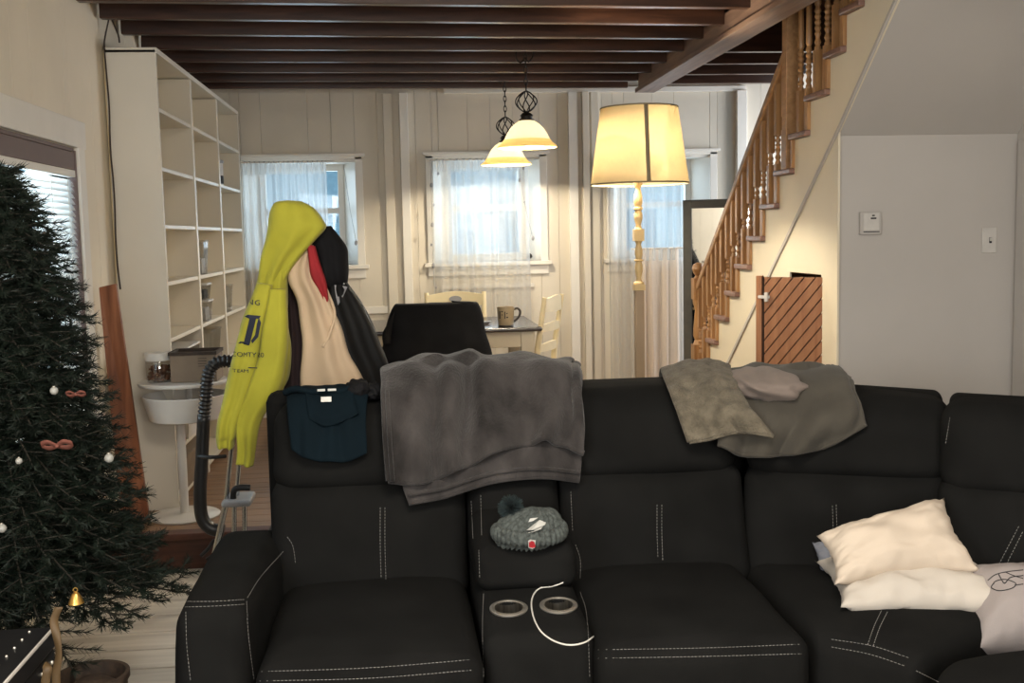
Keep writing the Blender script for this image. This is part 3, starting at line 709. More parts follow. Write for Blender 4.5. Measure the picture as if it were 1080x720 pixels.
# ------------------------------------------------------------------ SECTIONAL SOFA
sofa = thing('sectional_sofa', (0.6, 3.1, 0.0), 'charcoal sectional sofa with pale stitching and a cup holder console', 'sofa')
SURF = []
def cush(name, cor, r, bulge, n=16, label=None, wob=0.006, parent=None):
    bm = puff(cor, r, bulge, n, wob, len(SURF))
    SURF.append(BVHTree.FromBMesh(bm))
    o = obj(name, bm, M['sofa'], parent or sofa, ang=80)
    if label: o['label'] = label
    return o
# left arm: a sloped-front padded block
cush('armrest', [(-0.585, 2.60, 0.04), (-0.405, 2.60, 0.04), (-0.60, 3.50, 0.04), (-0.375, 3.50, 0.04),
                 (-0.578, 2.66, 0.60), (-0.405, 2.66, 0.60), (-0.595, 3.46, 0.585), (-0.375, 3.46, 0.585)], 0.055, (0.012, 0.01, 0.02), 18, wob=0.004)
# seats
def seat(x0, x1, yf=2.60, yb=3.36):
    return cush('seat_cushion', hexa(x0, x1, yf, yb, 0.10, 0.455), 0.05, (0.0, 0.015, 0.035), 18)
seat(-0.385, 0.178)
seat(0.468, 1.03)
# backs: lower lumbar cushion and upper head cushion for each place
def back(x0, x1, top=1.02, dx=0.0, flare=0.0):
    a = cush('lumbar_cushion', [(x0, 3.20, 0.40), (x1, 3.20, 0.40), (x0, 3.45, 0.40), (x1, 3.45, 0.40),
                            (x0 - flare, 3.33, 0.755), (x1 + flare, 3.33, 0.755), (x0 - flare, 3.58, 0.755), (x1 + flare, 3.58, 0.755)], 0.05, (0.0, 0.035, 0.0), 16)
    b = cush('head_cushion', [(x0 - flare, 3.315, 0.72), (x1 + flare, 3.315, 0.72), (x0 - flare, 3.60, 0.72), (x1 + flare, 3.60, 0.72),
                            (x0 - flare + .005, 3.44, top), (x1 + flare - .005, 3.44, top), (x0 - flare + .005, 3.70, top), (x1 + flare - .005, 3.70, top)], 0.075, (0.0, 0.035, 0.012), 16)
back(-0.415, 0.185, 0.975)
back(0.188, 0.478, 0.97)
back(0.482, 1.075, 0.985)
obj('back_frame', boxes(((-0.46, 3.66, 0.08), (1.20, 3.80, 0.985))), M['sofa'], sofa, bevel=0.03)
obj('base_frame', boxes(((-0.55, 2.68, 0.03), (1.05, 3.66, 0.12))), M['sofa'], sofa, bevel=0.01)
# console: padded lid and cup holder deck
cush('console_lid', [(0.186, 2.955, 0.50), (0.480, 2.955, 0.50), (0.186, 3.32, 0.50), (0.480, 3.32, 0.50), (0.188, 2.985, 0.615), (0.478, 2.985, 0.615), (0.186, 3.32, 0.66), (0.480, 3.32, 0.66)], 0.045, (0, 0.01, 0.012), 14, wob=0.003)
cbm = puff([(0.187, 2.63, 0.06), (0.474, 2.63, 0.06), (0.187, 3.30, 0.06), (0.474, 3.30, 0.06), (0.187, 2.68, 0.475), (0.474, 2.68, 0.475), (0.187, 3.30, 0.535), (0.474, 3.30, 0.535)], 0.045, (0, 0.0, 0.004), 18, 0.001)
SURF.append(BVHTree.FromBMesh(cbm))
console = obj('console', cbm, M['sofa'], sofa, ang=80)
# wedge seat and backs, right section
cush('wedge_seat', [(1.04, 2.665, 0.10), (1.235, 2.47, 0.10), (1.05, 3.25, 0.10), (1.95, 2.86, 0.10),
                    (1.04, 2.655, 0.44), (1.235, 2.46, 0.44), (1.05, 3.30, 0.455), (1.95, 2.90, 0.455)], 0.05, (0.0, 0.01, 0.03), 18)
cush('seat_cushion', [(1.245, 1.75, 0.10), (2.05, 1.75, 0.10), (1.265, 2.46, 0.10), (2.05, 2.52, 0.10),
                      (1.215, 1.75, 0.45), (2.05, 1.75, 0.45), (1.255, 2.455, 0.45), (2.05, 2.52, 0.45)], 0.07, (0.015, 0.0, 0.035), 18)
def wback(A, B, zt0, zt1, th=0.25, gap=0.0):
    """back between plan points A and B (front face at the bottom), leaning outwards"""
    A, B = Vector((A[0], A[1], 0)), Vector((B[0], B[1], 0)); d = (B - A).normalized(); nrm = Vector((-d.y, d.x, 0))
    def c(p, off, z): q = p + nrm * off; return (q.x, q.y, z)
    cush('lumbar_cushion', [c(A, 0, .40), c(B, 0, .40), c(A, th, .40), c(B, th, .40), c(A, .11, .745), c(B, .11, .745), c(A, .11 + th, .745), c(B, .11 + th, .745)], 0.05, (0, .035, 0), 16)
    cush('head_cushion', [c(A, .10, .71), c(B, .10, .71), c(A, .10 + th, .71), c(B, .10 + th, .71), c(A, .20, zt0), c(B, .20, zt1), c(A, .20 + th, zt0), c(B, .20 + th, zt1)], 0.07, (0, .035, .012), 16)
    f = bmesh.new(); P8 = [c(A, th + .13, .08), c(B, th + .13, .08), c(A, th + .25, .08), c(B, th + .25, .08), c(A + d * .02, th + .17, zt0 + .005), c(B - d * .02, th + .17, zt1 + .005), c(A + d * .02, th + .27, zt0 + .005), c(B - d * .02, th + .27, zt1 + .005)]
    obj('back_frame', puff(P8, 0.03, (0, 0, 0), 10), M['sofa'], sofa, ang=80)
wback((1.035, 3.24), (1.625, 2.99), 0.975, 0.945)
wback((1.515, 2.925), (2.10, 2.60), 0.955, 0.94)
obj('corner_frame', puff(hexa(1.02, 1.32, 3.50, 3.74, .06, .93), .03, (0, 0, 0), 10), M['sofa'], sofa, ang=80)
obj('corner_frame', puff(hexa(1.64, 1.86, 3.14, 3.38, .06, .86), .03, (0, 0, 0), 10), M['sofa'], sofa, ang=80)
# steel cup holders set in the console deck
def hit(px, py, bvhs=None, off=0.0015):
    r = ray(px, py).normalized(); best = None
    for b in (bvhs or SURF):
        loc, nrm, i, dist = b.ray_cast(CAM, r)
        if loc and (best is None or dist < best[1]): best = (loc, dist, nrm)
    return best[0] + best[2] * off if best else None
for x, y in ((0.266, 2.845), (0.402, 2.845)):
    zz = None
    for b in SURF:
        l2, n2, i2, d2 = b.ray_cast(Vector((x, y, 2.0)), Vector((0, 0, -1)))
        if l2 and (zz is None or l2.z > zz): zz = l2.z
    tilt = Matrix.Translation((x, y, zz)) @ Matrix.Rotation(math.radians(5.5), 4, 'X')
    bm = bmesh.new()
    add_lathe(bm, [(0.052, -0.001), (0.052, 0.003), (0.046, 0.006), (0.0395, 0.004), (0.0385, 0.0025)], 0, 0, 32, mt=tilt)
    for f in [f for f in bm.faces if len(f.verts) == 32]: bm.faces.remove(f)
    ring = obj('cup_holder_rim', bm, M['steel'], console, ang=60); ring['label'] = 'steel cup holder rim'
    bm = bmesh.new()
    add_lathe(bm, [(0.0386, 0.0045), (0.037, -0.065), (0.0, -0.066)], 0, 0, 32, mt=tilt)
    for f in [f for f in bm.faces if len(f.verts) == 32]: bm.faces.remove(f)
    bmesh.ops.reverse_faces(bm, faces=bm.faces)
    obj('cup_holder_well', bm, M['steelwell'], console, ang=60)['label'] = 'steel cup well'
# cut the wells out of the console
cb2 = bmesh.new()
for x, y in ((0.266, 2.845), (0.402, 2.845)):
    add_lathe(cb2, [(0.0392, -0.064), (0.0392, 0.2)], 0, 0, 32, mt=Matrix.Translation((x, y, 0.485)) @ Matrix.Rotation(math.radians(5.5), 4, 'X'))
me2 = bpy.data.meshes.new('cut'); cb2.to_mesh(me2); cb2.free(); cutter = link(bpy.data.objects.new('cut', me2))
md = console.modifiers.new('b', 'BOOLEAN'); md.object = cutter; md.operation = 'DIFFERENCE'; md.solver = 'EXACT'
bpy.context.view_layer.update()
me3 = bpy.data.meshes.new_from_object(console.evaluated_get(bpy.context.evaluated_depsgraph_get()))
console.modifiers.clear(); console.data = me3; bpy.data.objects.remove(cutter)
me3.set_sharp_from_angle(angle=math.radians(50))

# stitching: short dashes lying on the cushions
def stitches(lines, name='stitching', dash=0.0062, gap=0.0034, r=0.0009):
    for ln in lines:
        bm = bmesh.new()
        pts = []
        P2 = spline([Vector((p[0], p[1], 0)) for p in ln], 14)
        for p in P2:
            h = hit(p.x, p.y)
            if h is None: continue
            if pts and (h - pts[-1]).length > 0.12: continue
            pts.append(h)
        run = 0.0; on = True; cur = [pts[0]] if pts else []
        for a, b in zip(pts, pts[1:]):
            L = (b - a).length; s = 0.0
            if L < 1e-6: continue
            while s < L:
                need = (dash if on else gap) - run; step = min(need, L - s); s += step; run += step
                q = a + (b - a) * (s / L)
                if on: cur.append(q)
                if run >= (dash if on else gap) - 1e-7:
                    if on and len(cur) > 1: add_tube(bm, cur, r, 4)
                    on = not on; run = 0.0; cur = [q]
        obj(name, bm, M['stitch'], sofa, smooth=False)['label'] = 'pale grey stitching'
stitches([
    [(276, 708), (390, 704), (503, 695)], [(274, 718), (390, 715), (504, 706)],
    [(193, 634), (225, 634), (258, 632)], [(193, 640), (225, 639), (258, 637)], [(260, 634), (262, 670), (268, 719)], [(261, 630), (275, 608), (300, 580)], [(196, 645), (197, 680), (201, 718)],
    [(303, 566), (309, 576), (312, 596)], [(273, 440), (273, 490), (276, 550)], [(401, 535), (401, 575), (402, 610)], [(406, 535), (406, 575), (407, 611)], [(497, 528), (499, 568)],
    [(507, 522), (508, 565)], [(602, 518), (604, 560)], [(505, 580), (506, 610)], [(607, 574), (612, 590), (612, 610)],
    [(510, 626), (509, 660), (510, 716)], [(612, 624), (619, 650), (622, 716)],
    [(693, 532), (693, 560), (694, 590)], [(698, 532), (698, 560), (699, 592)],
    [(631, 685), (745, 683), (850, 679)], [(631, 694), (745, 692), (852, 689)],
    [(877, 674), (920, 681), (960, 694)], [(877, 682), (918, 690), (957, 703)], [(915, 680), (922, 660), (930, 643)], [(921, 681), (928, 661), (936, 645)],
    [(966, 707), (978, 713), (990, 719)], [(878, 533), (879, 565)], [(882, 532), (883, 565)], [(1002, 440), (997, 470)], [(1052, 598), (1064, 575), (1076, 552)], [(1060, 598), (1070, 578), (1079, 560)]])

# ------------------------------------------------------------------ things lying on the sofa
def on(px, py, off=0.03, Y=None, sx=24, sy=10):
    """point on the taut surface over the cushions (grooves between them bridged)"""
    if Y is not None: return at(px, py, Y)
    best = None; r = ray(px, py).normalized()
    for dx in (-sx, -sx / 2, 0, sx / 2, sx):
        for dy in (-sy, 0, sy):
            h = hit(px + dx, py + dy, off=0.0)
            if h is not None:
                d = (h - CAM).length
                if h.y > 3.0 - 0.25 * (px > 800) and (best is None or d < best): best = d
    return CAM + r * (best - off) if best else at(px, py, 3.5)
# grey plush throw over the back of the left seat
bl = thing('throw_blanket', tuple(at(510, 400, 3.6)), 'grey plush throw folded over the sofa back above the console', 'blanket')
cols = (406, 440, 490, 545, 592, 611)
top = [(404, 399), (440, 389), (487, 386), (545, 386), (595, 389), (611, 400)]
rows = [[Vector((at(x, 400, 3.86).x, 3.86, 0.72)) for x in cols], [Vector((at(x, 400, 3.84).x, 3.84, 1.0)) for x in cols],
        [Vector((at(x, 390, 3.70).x, 3.71, at(x, y, 3.50).z + 0.005)) for (x, y) in top],
        [at(x, y, 3.47) for x, y in top],
        [on(x, y, .055) for x, y in ((405, 430), (440, 430), (490, 426), (545, 418), (595, 415), (614, 422))],
        [on(x, y, .06) for x, y in ((407, 468), (440, 468), (488, 458), (545, 442), (595, 438), (616, 450))],
        [on(x, y, .06) for x, y in [(410, 507), (445, 508), (490, 491), (540, 469), (580, 464), (616, 478)]]]
sh = Sheet(rows, amp=0.020, freq=9, fold=0.020, nfold=4.3, seed=2)
sh.creases = [(0.44, -0.10, 0.030, 0.030), (0.30, -0.04, 0.03, 0.016), (0.62, 0.10, 0.045, 0.014), (0.86, 0.03, 0.03, 0.016)]
obj('upper_layer', sh.mesh(70, 80), M['blanket'], bl, solid=0.016, ang=180)
obj('hem', tube(sh.edge('bottom'), 0.009, 8), M['blanket'], bl, ang=180)
obj('hem', tube(sh.edge('left'), 0.009, 8), M['blanket'], bl, ang=180)
obj('hem', tube([p + Vector((0.012, -0.012, 0.0)) for p in sh.edge('left')][24:], 0.007, 8), M['blanket'], bl, ang=180)
rows = [[on(x, y, .03) for x, y in [(420, 480), (470, 470), (520, 455), (570, 450), (611, 455)]],
        [on(x, y, .03) for x, y in [(424, 510), (470, 500), (520, 484), (570, 478), (613, 482)]],
        [on(x, y, .03) for x, y in [(431, 531), (470, 523), (520, 508), (570, 503), (611, 507)]]]
sl = Sheet(rows, amp=0.006, freq=11, fold=0.004, nfold=4, seed=4)
obj('lower_layer', sl.mesh(50, 24), M['blanket'], bl, solid=0.014, ang=180)
obj('hem', tube(sl.edge('bottom'), 0.007, 8), M['blanket'], bl, ang=180)
obj('hem', tube([p + Vector((0, -0.006, 0.028)) for p in sl.edge('bottom')], 0.006, 8), M['blanket'], bl, ang=180)

# taupe sherpa throw with olive fleece, and a mauve throw bundled on it
b2 = thing('throw_blanket', tuple(at(800, 400, 3.6)), 'taupe and olive fleece throw hanging over the sofa back at the corner', 'blanket')
rows = [[at(x, 400, 3.82) + Vector((0, 0, dz)) for x, dz in ((765, -.2), (800, -.2), (850, -.2), (885, -.2), (905, -.2))],
        [Vector((p.x, p.y, p.z)) for p in (at(762, 396, 3.74), at(800, 392, 3.72), at(850, 390, 3.66), at(880, 393, 3.62), at(897, 402, 3.58))],
        [at(760, 400, 3.48), at(800, 396, 3.46), at(850, 394, 3.40), at(882, 398, 3.35), at(900, 410, 3.30)],
        [on(758, 438, .04), on(800, 438, .05), on(850, 436, .05), on(890, 432, .045), on(909, 428, .035)],
        [on(757, 468, .03), on(785, 479, .03), on(832, 478, .03), on(875, 468, .03), on(913, 446, .03)]]
s2_ = Sheet(rows, amp=0.014, freq=9, fold=0.026, nfold=3.3, seed=9)
obj('fleece_layer', s2_.mesh(60, 60), M['fleece'], b2, solid=0.016, ang=180)['label'] = 'olive grey fleece side'
obj('hem', tube(s2_.edge('bottom'), 0.009, 8), M['fleece'], b2, ang=180)
rows = [[at(700, 402, 3.84) + Vector((0, 0, -.22)), at(725, 400, 3.84) + Vector((0, 0, -.22)), at(750, 400, 3.84) + Vector((0, 0, -.22)), at(775, 400, 3.84) + Vector((0, 0, -.22))],
        [at(697, 394, 3.78), at(722, 389, 3.74), at(745, 388, 3.74), at(768, 392, 3.72)],
        [at(702, 399, 3.50), at(726, 392, 3.47), at(750, 390, 3.46), at(772, 397, 3.44)],
        [on(714, 430, .04), on(738, 430, .05), on(762, 428, .08), on(790, 430, .11)],
        [on(727, 466, .04), on(752, 462, .055), on(780, 455, .085), on(815, 460, .095)]]
s3_ = Sheet(rows, amp=0.010, freq=22, fold=0.006, nfold=2.5, seed=13)
obj('sherpa_flap', s3_.mesh(60, 60), M['sherpa'], b2, solid=0.018, ang=180)['label'] = 'taupe sherpa flap'
for e in ('bottom', 'left', 'right'): obj('hem', tube(s3_.edge(e), 0.007, 8), M['sherpa'], b2, ang=180)
def blob(c, ax, ay, az, wr=0.0, nf=6, seed=0, amp=0.0, n=48, m2=28):
    """cloth bundle: ellipsoid with radiating wrinkles"""
    bm = bmesh.new(); rings = []
    for j in range(m2 + 1):
        th = -PI / 2 + PI * j / m2; ring = []
        for i in range(n):
            a = 2 * PI * i / n; d = Vector((math.cos(th) * math.cos(a), math.cos(th) * math.sin(a), math.sin(th)))
            k = 1 + wr * math.sin(nf * (d.x * 1.1 + d.z * 0.8 + 0.5 * noise.noise(d * 1.7 + Vector((seed, 0, 0))))) + amp * noise.noise(d * 2.2 + Vector((seed, 3, 0)))
            ring.append(bm.verts.new(c + ax * d.x * k + ay * d.y * k + az * d.z * k))
        rings.append(ring)
    for A, B in zip(rings, rings[1:]):
        for i in range(n): bm.faces.new((A[i], A[(i + 1) % n], B[(i + 1) % n], B[i]))
    bmesh.ops.remove_doubles(bm, verts=bm.verts, dist=1e-5); bmesh.ops.recalc_face_normals(bm, faces=bm.faces)
    return bm
c = at(807, 405, 3.43)
o = obj('throw_blanket', blob(c, Vector((0.135, 0.0, -0.006)), Vector((0, 0.16, 0.01)), Vector((0, -0.02, 0.052)), 0.05, 8, 3, 0.14), M['mauve'], ang=180)
tag(o, 'mauve grey throw bundled on top of the olive fleece', 'blanket')

# dark teal shirt over the left back, with its neck band and woven label
ts = thing('shirt', tuple(at(345, 420, 3.45)), 'dark teal shirt draped over the left sofa back', 'shirt')
rows = [[Vector((at(x, 410, 3.74).x, 3.74, 0.985)) for x in (303, 320, 345, 370, 388)],
        [at(303, 414, 3.49), at(320, 410, 3.48), at(345, 408, 3.48), at(370, 409, 3.48), at(388, 414, 3.48)],
        [on(304, 440, .025), on(322, 440, .03), on(345, 440, .03), on(368, 440, .03), on(386, 440, .025)],
        [on(308, 474, .02), on(322, 483, .025), on(345, 487, .025), on(368, 486, .025), on(387, 478, .02)]]
st = Sheet(rows, amp=0.008, freq=13, fold=0.006, nfold=4, seed=21)
obj('body', st.mesh(44, 44), M['teal'], ts, solid=0.008, ang=180)
nb = [at(300, 414, 3.45), at(312, 410, 3.43), at(330, 413, 3.425), at(345, 411, 3.43), at(360, 412, 3.43), at(372, 408, 3.45)]
obj('neck_band', tube(spline(nb, 8), 0.011, 8), M['teal'], ts, ang=180)
rows = [[at(322, 413, 3.43), at(338, 416, 3.42), at(356, 414, 3.43), at(372, 410, 3.44)], [on(324, 428, .05), on(340, 436, .05), on(356, 434, .05), on(374, 422, .045)], [on(326, 442, .04), on(342, 449, .04), on(358, 446, .04), on(378, 436, .04)]]
obj('collar_fold', Sheet(rows, amp=0.008, freq=18, seed=5).mesh(26, 18), M['teal'], ts, solid=0.007, ang=180)
t0 = on(344, 421, .066)
obj('woven_label', boxes((( -0.016, -0.002, -0.008), (0.016, 0.0, 0.008)), mt=Matrix.Translation(t0) @ Matrix.Rotation(-0.35, 4, 'X')), M['lidwhite'], ts)['label'] = 'small white label'
obj('neck_print', boxes(((-0.030, -0.002, -0.004), (-0.006, 0, 0.003)), ((0.002, -0.002, -0.004), (0.028, 0, 0.003)), mt=Matrix.Translation(at(345, 411, 3.415)) @ Matrix.Rotation(-0.3, 4, 'X')), M['silver'], ts)
# black knit bundle beside it
o = obj('scarf', blob(at(377, 411, 3.47), Vector((0.042, 0, 0)), Vector((0, 0.06, 0)), Vector((0.003, 0, 0.034)), 0.05, 8, 8, 0.2), M['black'], ang=180)
tag(o, 'black cloth bundle on the sofa back right of the teal shirt', 'cloth')
o = obj('scarf', blob(at(394, 412, 3.50), Vector((0.035, 0, 0)), Vector((0, 0.06, 0)), Vector((0.0, 0, 0.028)), 0.05, 8, 18, 0.2), M['black'], ang=180)
tag(o, 'black cloth bundle on the sofa back touching the grey throw', 'cloth')

# knitted beanie on the console lid
def zhit(x, y):
    zz = None
    for b in SURF:
        l2, n2, i2, d2 = b.ray_cast(Vector((x, y, 2.0)), Vector((0, 0, -1)))
        if l2 and (zz is None or l2.z > zz): zz = l2.z
    return zz
hb = hit(560, 578); hz = zhit(hb.x, hb.y + 0.03)
hc = Vector((hb.x, hb.y + 0.034, hz))
hat = thing('beanie', tuple(hc), 'grey marl knitted beanie with dark pompom on the console lid', 'hat')
def ribbed(c, ax, ay, az, nr=44, amp=0.05, n=132, m2=16, z0=-0.5):
    bm = bmesh.new(); rings = []
    for j in range(m2 + 1):
        th = z0 * PI / 2 + (1 - z0) * PI / 2 * j / m2 * 0.999; ring = []
        for i in range(n):
            a = 2 * PI * i / n; d = Vector((math.cos(th) * math.cos(a), math.cos(th) * math.sin(a), math.sin(th)))
            k = 1 + amp * math.sin(nr * a) * (1 - j / m2 * 0.6) + 0.09 * noise.noise(d * 1.8) + 0.015 * math.sin(j * 2.6)
            ring.append(bm.verts.new(c + ax * d.x * k + ay * d.y * k + az * d.z * k))
        rings.append(ring)
    for A, B in zip(rings, rings[1:]):
        for i in range(n): bm.faces.new((A[i], A[(i + 1) % n], B[(i + 1) % n], B[i]))
    return bm
W = 0.095
obj('crown', ribbed(hc + Vector((0.0, 0.005, 0.030)), Vector((W * 1.0, -0.012, -0.003)), Vector((0.012, 0.072, 0)), Vector((0.024, 0.012, 0.060)), 30, 0.06), M['knit'], hat, ang=180)
bm = bmesh.new(); n1, n2 = 190, 14
ringpts = []
for i in range(n1):
    a = 2 * PI * i / n1; cc = hc + Vector((0.098 * math.cos(a), 0.074 * math.sin(a) - 0.002, 0.025 + 0.004 * math.sin(a * 2 + 1)))
    k = 1 + 0.15 * math.sin(38 * a); out = Vector((math.cos(a), math.sin(a), 0))
    ringpts.append([bm.verts.new(cc + (out * math.cos(t) * 0.013 + Vector((0, 0, 1)) * math.sin(t) * 0.021) * k) for t in [2 * PI * q / n2 for q in range(n2)]])
for i in range(n1):
    for q in range(n2): bm.faces.new((ringpts[i][q], ringpts[(i + 1) % n1][q], ringpts[(i + 1) % n1][(q + 1) % n2], ringpts[i][(q + 1) % n2]))
obj('cuff', bm, M['knit'], hat, ang=180)
bm = bmesh.new(); pc = hc + Vector((-0.048, 0.035, 0.088))
for i in range(900):
    d = Vector(rng.normal(size=3)).normalized(); a = d.orthogonal().normalized() * 0.0018
    e = pc + d * random.uniform(0.030, 0.041); s = pc + d * 0.008; sd = d.cross(a)
    v = [bm.verts.new(s + a), bm.verts.new(s - a * .5 + sd * .87), bm.verts.new(s - a * .5 - sd * .87), bm.verts.new(e + a * .4), bm.verts.new(e - a * .4)]
    bm.faces.new((v[0], v[1], v[3])); bm.faces.new((v[1], v[2], v[4])); bm.faces.new((v[2], v[0], v[4])); bm.faces.new((v[1], v[4], v[3]))
obj('pompom', bm, M['pom'], hat, smooth=False)['label'] = 'dark teal pompom'
HB = []
for ch in hat.children:
    if ch.name.startswith(('crown', 'cuff')):
        b_m = bmesh.new(); b_m.from_mesh(ch.data); b_m.transform(Matrix.Translation(hat.location)); HB.append(BVHTree.FromBMesh(b_m)); b_m.free()
def decal(name, polys, m, parent, bvhs, off=0.002, thick=0.0012):
    """flat shapes given in photo pixels, laid onto a surface"""
    bm = bmesh.new()
    for poly in polys:
        vs = []
        for p in poly:
            h = hit(p[0], p[1], bvhs, off)
            if h is None: vs = None; break
            vs.append(bm.verts.new(h))
        if vs: bm.faces.new(vs)
    return obj(name, bm, m, parent, smooth=False, solid=thick)
lg = decal('wing_emblem', [[(556, 560), (562, 553), (570, 549), (574, 551), (573, 554), (566, 558), (560, 561)], [(558, 563), (564, 560), (572, 556), (571, 558), (564, 562)], [(557, 551), (560, 548), (567, 547), (563, 550)]], M['silver'], hat, HB, 0.006)
lg['label'] = 'silver wing shaped emblem'
decal('red_tag', [[(556, 570), (560, 568.5), (565.5, 569.5), (565, 576), (561, 577), (556, 576)]], M['lidwhite'], hat, HB, 0.005)['label'] = 'white edged tag'
decal('red_tag_center', [[(557.3, 571), (560.3, 570), (564.3, 570.6), (564, 575), (561, 576), (557.4, 575)]], M['redtag'], hat, HB, 0.0062)['label'] = 'red centre of the tag'

# white charging cable over the console
cp = [(594, 614), (583, 618), (568, 621), (561, 632), (562, 648), (570, 665), (585, 676), (602, 680), (617, 677), (626, 671)]
pts = []
for p in spline([Vector((q[0], q[1], 0)) for q in cp], 8):
    h = hit(p.x, p.y, off=0.004)
    if h: pts.append(h)
pts = [pts[0]] + [p for a, p in zip(pts, pts[1:]) if (p - a).length < 0.05]
o = obj('charging_cable', tube(spline(pts[::5] + [pts[-1]], 6), 0.0023, 8), M['cable'], ang=180)
tag(o, 'white charging cable curling over the cup holder console', 'cable')

# pillows
def pillow(name, c, X, Y, Zv, sx, sy, t, m, label, seed=0, group=None, wr=0.012, parent=None, taper=0.0):
    """square pillow: X, Y in its plane, Zv its normal; pinched corners"""
    X, Y, Zv = [Vector(v).normalized() for v in (X, Y, Zv)]
    n = 44; bm = bmesh.new(); g = {}
    for s in (1, -1):
        for i in range(n + 1):
            for j in range(n + 1):
                u, v = -1 + 2 * i / n, -1 + 2 * j / n
                edge = i in (0, n) or j in (0, n)
                if s == -1 and edge: g[(s, i, j)] = g[(1, i, j)]; continue
                pin = 1 - 0.11 * (1 - u * u) * (abs(v) ** 1.0) ; pin2 = 1 - 0.11 * (1 - v * v) * abs(u)
                h = t * (max(0, (1 - abs(u) ** 2.6)) * max(0, (1 - abs(v) ** 2.6))) ** 0.55
                k_ = 1 - taper * (1 - u) / 2; vv = -1 + (v + 1) * k_; h *= (0.55 + 0.45 * k_)
                p = c + X * (u * sx * pin2) + Y * (vv * sy * pin) + Zv * (s * h)
                cr_ = max(abs(u), abs(v))
                w = wr * noise.noise(Vector((u * 2.2 + 9 * seed, v * 2.2, s * 3))) * (1 - cr_ ** 6) + wr * 0.8 * cr_ ** 3 * noise.noise(Vector((u * 6, v * 6, seed + s)))
                g[(s, i, j)] = bm.verts.new(p + Zv * w)
    for s in (1, -1):
        for i in range(n):
            for j in range(n):
                q = [g[(s, i, j)], g[(s, i + 1, j)], g[(s, i + 1, j + 1)], g[(s, i, j + 1)]]
                if s == -1: q.reverse()
                bm.faces.new(q)
    bmesh.ops.recalc_face_normals(bm, faces=bm.faces)
    bv = BVHTree.FromBMesh(bm)
    o = obj(name, bm, m, parent, ang=180)
    if parent is None: tag(o, label, 'pillow', group)
    return o, bv
pc2 = at(961, 614, 2.87)
pillow('pillow', pc2, (1, -0.16, 0.0), (0.18, 0.97, 0.05), (-0.0, -0.08, 1), 0.235, 0.18, 0.072, M['pillow2'], 'off white pillow underneath on the corner seat of the sofa', 3, 'pillows on the sofa', 0.02)
pc1 = at(940, 569, 2.90)
pillow('pillow', pc1, (0.99, -0.06, 0.06), (0.03, 0.80, 0.55), (-0.08, -0.52, 0.83), 0.205, 0.135, 0.085, M['pillow'], 'cream pillow on top of the off white one against the sofa back', 5, 'pillows on the sofa', 0.018, taper=.36)
o, _ = pillow('pillow', at(893, 590, 3.10), (0.95, 0.1, 0.1), (0.05, 0.6, 0.78), (-0.1, -0.8, 0.5), 0.10, 0.075, 0.03, M['greypillow'], 'blue grey cushion corner poking out behind the cream pillow', 8, 'pillows on the sofa')
o3, bv3 = pillow('pillow', at(1078, 645, 2.72) , (0.96, -0.2, 0.0), (0.15, 0.9, 0.35), (0.0, -0.35, 0.93), 0.165, 0.15, 0.12, M['pillow3'], 'mauve grey cushion with black scribble line drawing at the right edge', 11, 'pillows on the sofa', 0.012)
scrib = [[(1042, 612), (1050, 606), (1062, 603), (1079, 601)], [(1048, 615), (1046, 620), (1055, 623), (1068, 620), (1071, 615), (1060, 611), (1050, 613), (1048, 616)], [(1053, 605), (1057, 612), (1060, 615), (1066, 609), (1079, 607)], [(1060, 603), (1069, 607), (1079, 610)], [(1070, 617), (1079, 616)]]
bm = bmesh.new()
for ln in scrib:
    pts = [hit(p.x, p.y, [bv3], 0.0012) for p in spline([Vector((q[0], q[1], 0)) for q in ln], 8)]
    pts = [p for p in pts if p]
    if len(pts) > 2: add_tube(bm, pts, 0.0013, 5)
if len(bm.verts): obj('scribble_print', bm, M['ink'], o3)['label'] = 'black scribble print'
else: bm.free()
# ------------------------------------------------------------------ COAT RACK AND COATS behind the sofa
def garment(rows, Y, d=0.10, fold=0.012, nf=7, seed=0, n=64, sub=6, wob=0.012, cap=True, flat=0.55):
    """closed cloth volume lofted through rows of (left px, left py, right px, right py[, depth])"""
    R = []
    for r in rows:
        a, b = at(r[0], r[1], Y), at(r[2], r[3], Y); R.append((a, b, r[4] if len(r) > 4 else d))
    A = spline([r[0] for r in R], sub); B = spline([r[1] for r in R], sub); D = spline([Vector((r[2], 0, 0)) for r in R], sub)
    bm = bmesh.new(); rings = []; k = len(A)
    for j, (a, b, dd) in enumerate(zip(A, B, D)):
        c = (a + b) / 2; h = (b - a) / 2; t = j / (k - 1); ring = []
        for i in range(n):
            th = 2 * PI * i / n; cs, sn = math.cos(th), math.sin(th)
            sn2 = math.copysign(abs(sn) ** flat, sn)
            f = fold * (0.25 + 0.75 * t) * math.sin(nf * cs * 2.2 + seed + 1.2 * noise.noise(Vector((cs * 1.5, t * 2, seed)))) * abs(sn) ** .5
            p = c + h * cs + Vector((0, 1, 0)) * (dd.x * sn2 + f * (1 if sn > 0 else -1) * 1.0)
            p += wob * noise.noise_vector(p * 7 + Vector((seed, 0, 0))) * min(1, 0.3 + t)
            ring.append(bm.verts.new(p))
        rings.append(ring)
    for P_, Q in zip(rings, rings[1:]):
        for i in range(n): bm.faces.new((P_[i], P_[(i + 1) % n], Q[(i + 1) % n], Q[i]))
    if cap:
        for ring in (rings[0], rings[-1]):
            c = bm.verts.new(sum((v.co for v in ring), Vector()) / n)
            for i in range(n): bm.faces.new((ring[i], ring[(i + 1) % n], c))
    bmesh.ops.recalc_face_normals(bm, faces=bm.faces)
    return bm
YC = 4.2
rk = at(322, 240, YC + 0.06)
rack = thing('coat_rack', (rk.x, rk.y, 0.0), 'dark standing coat rack hidden under the coats behind the sofa', 'coat rack')
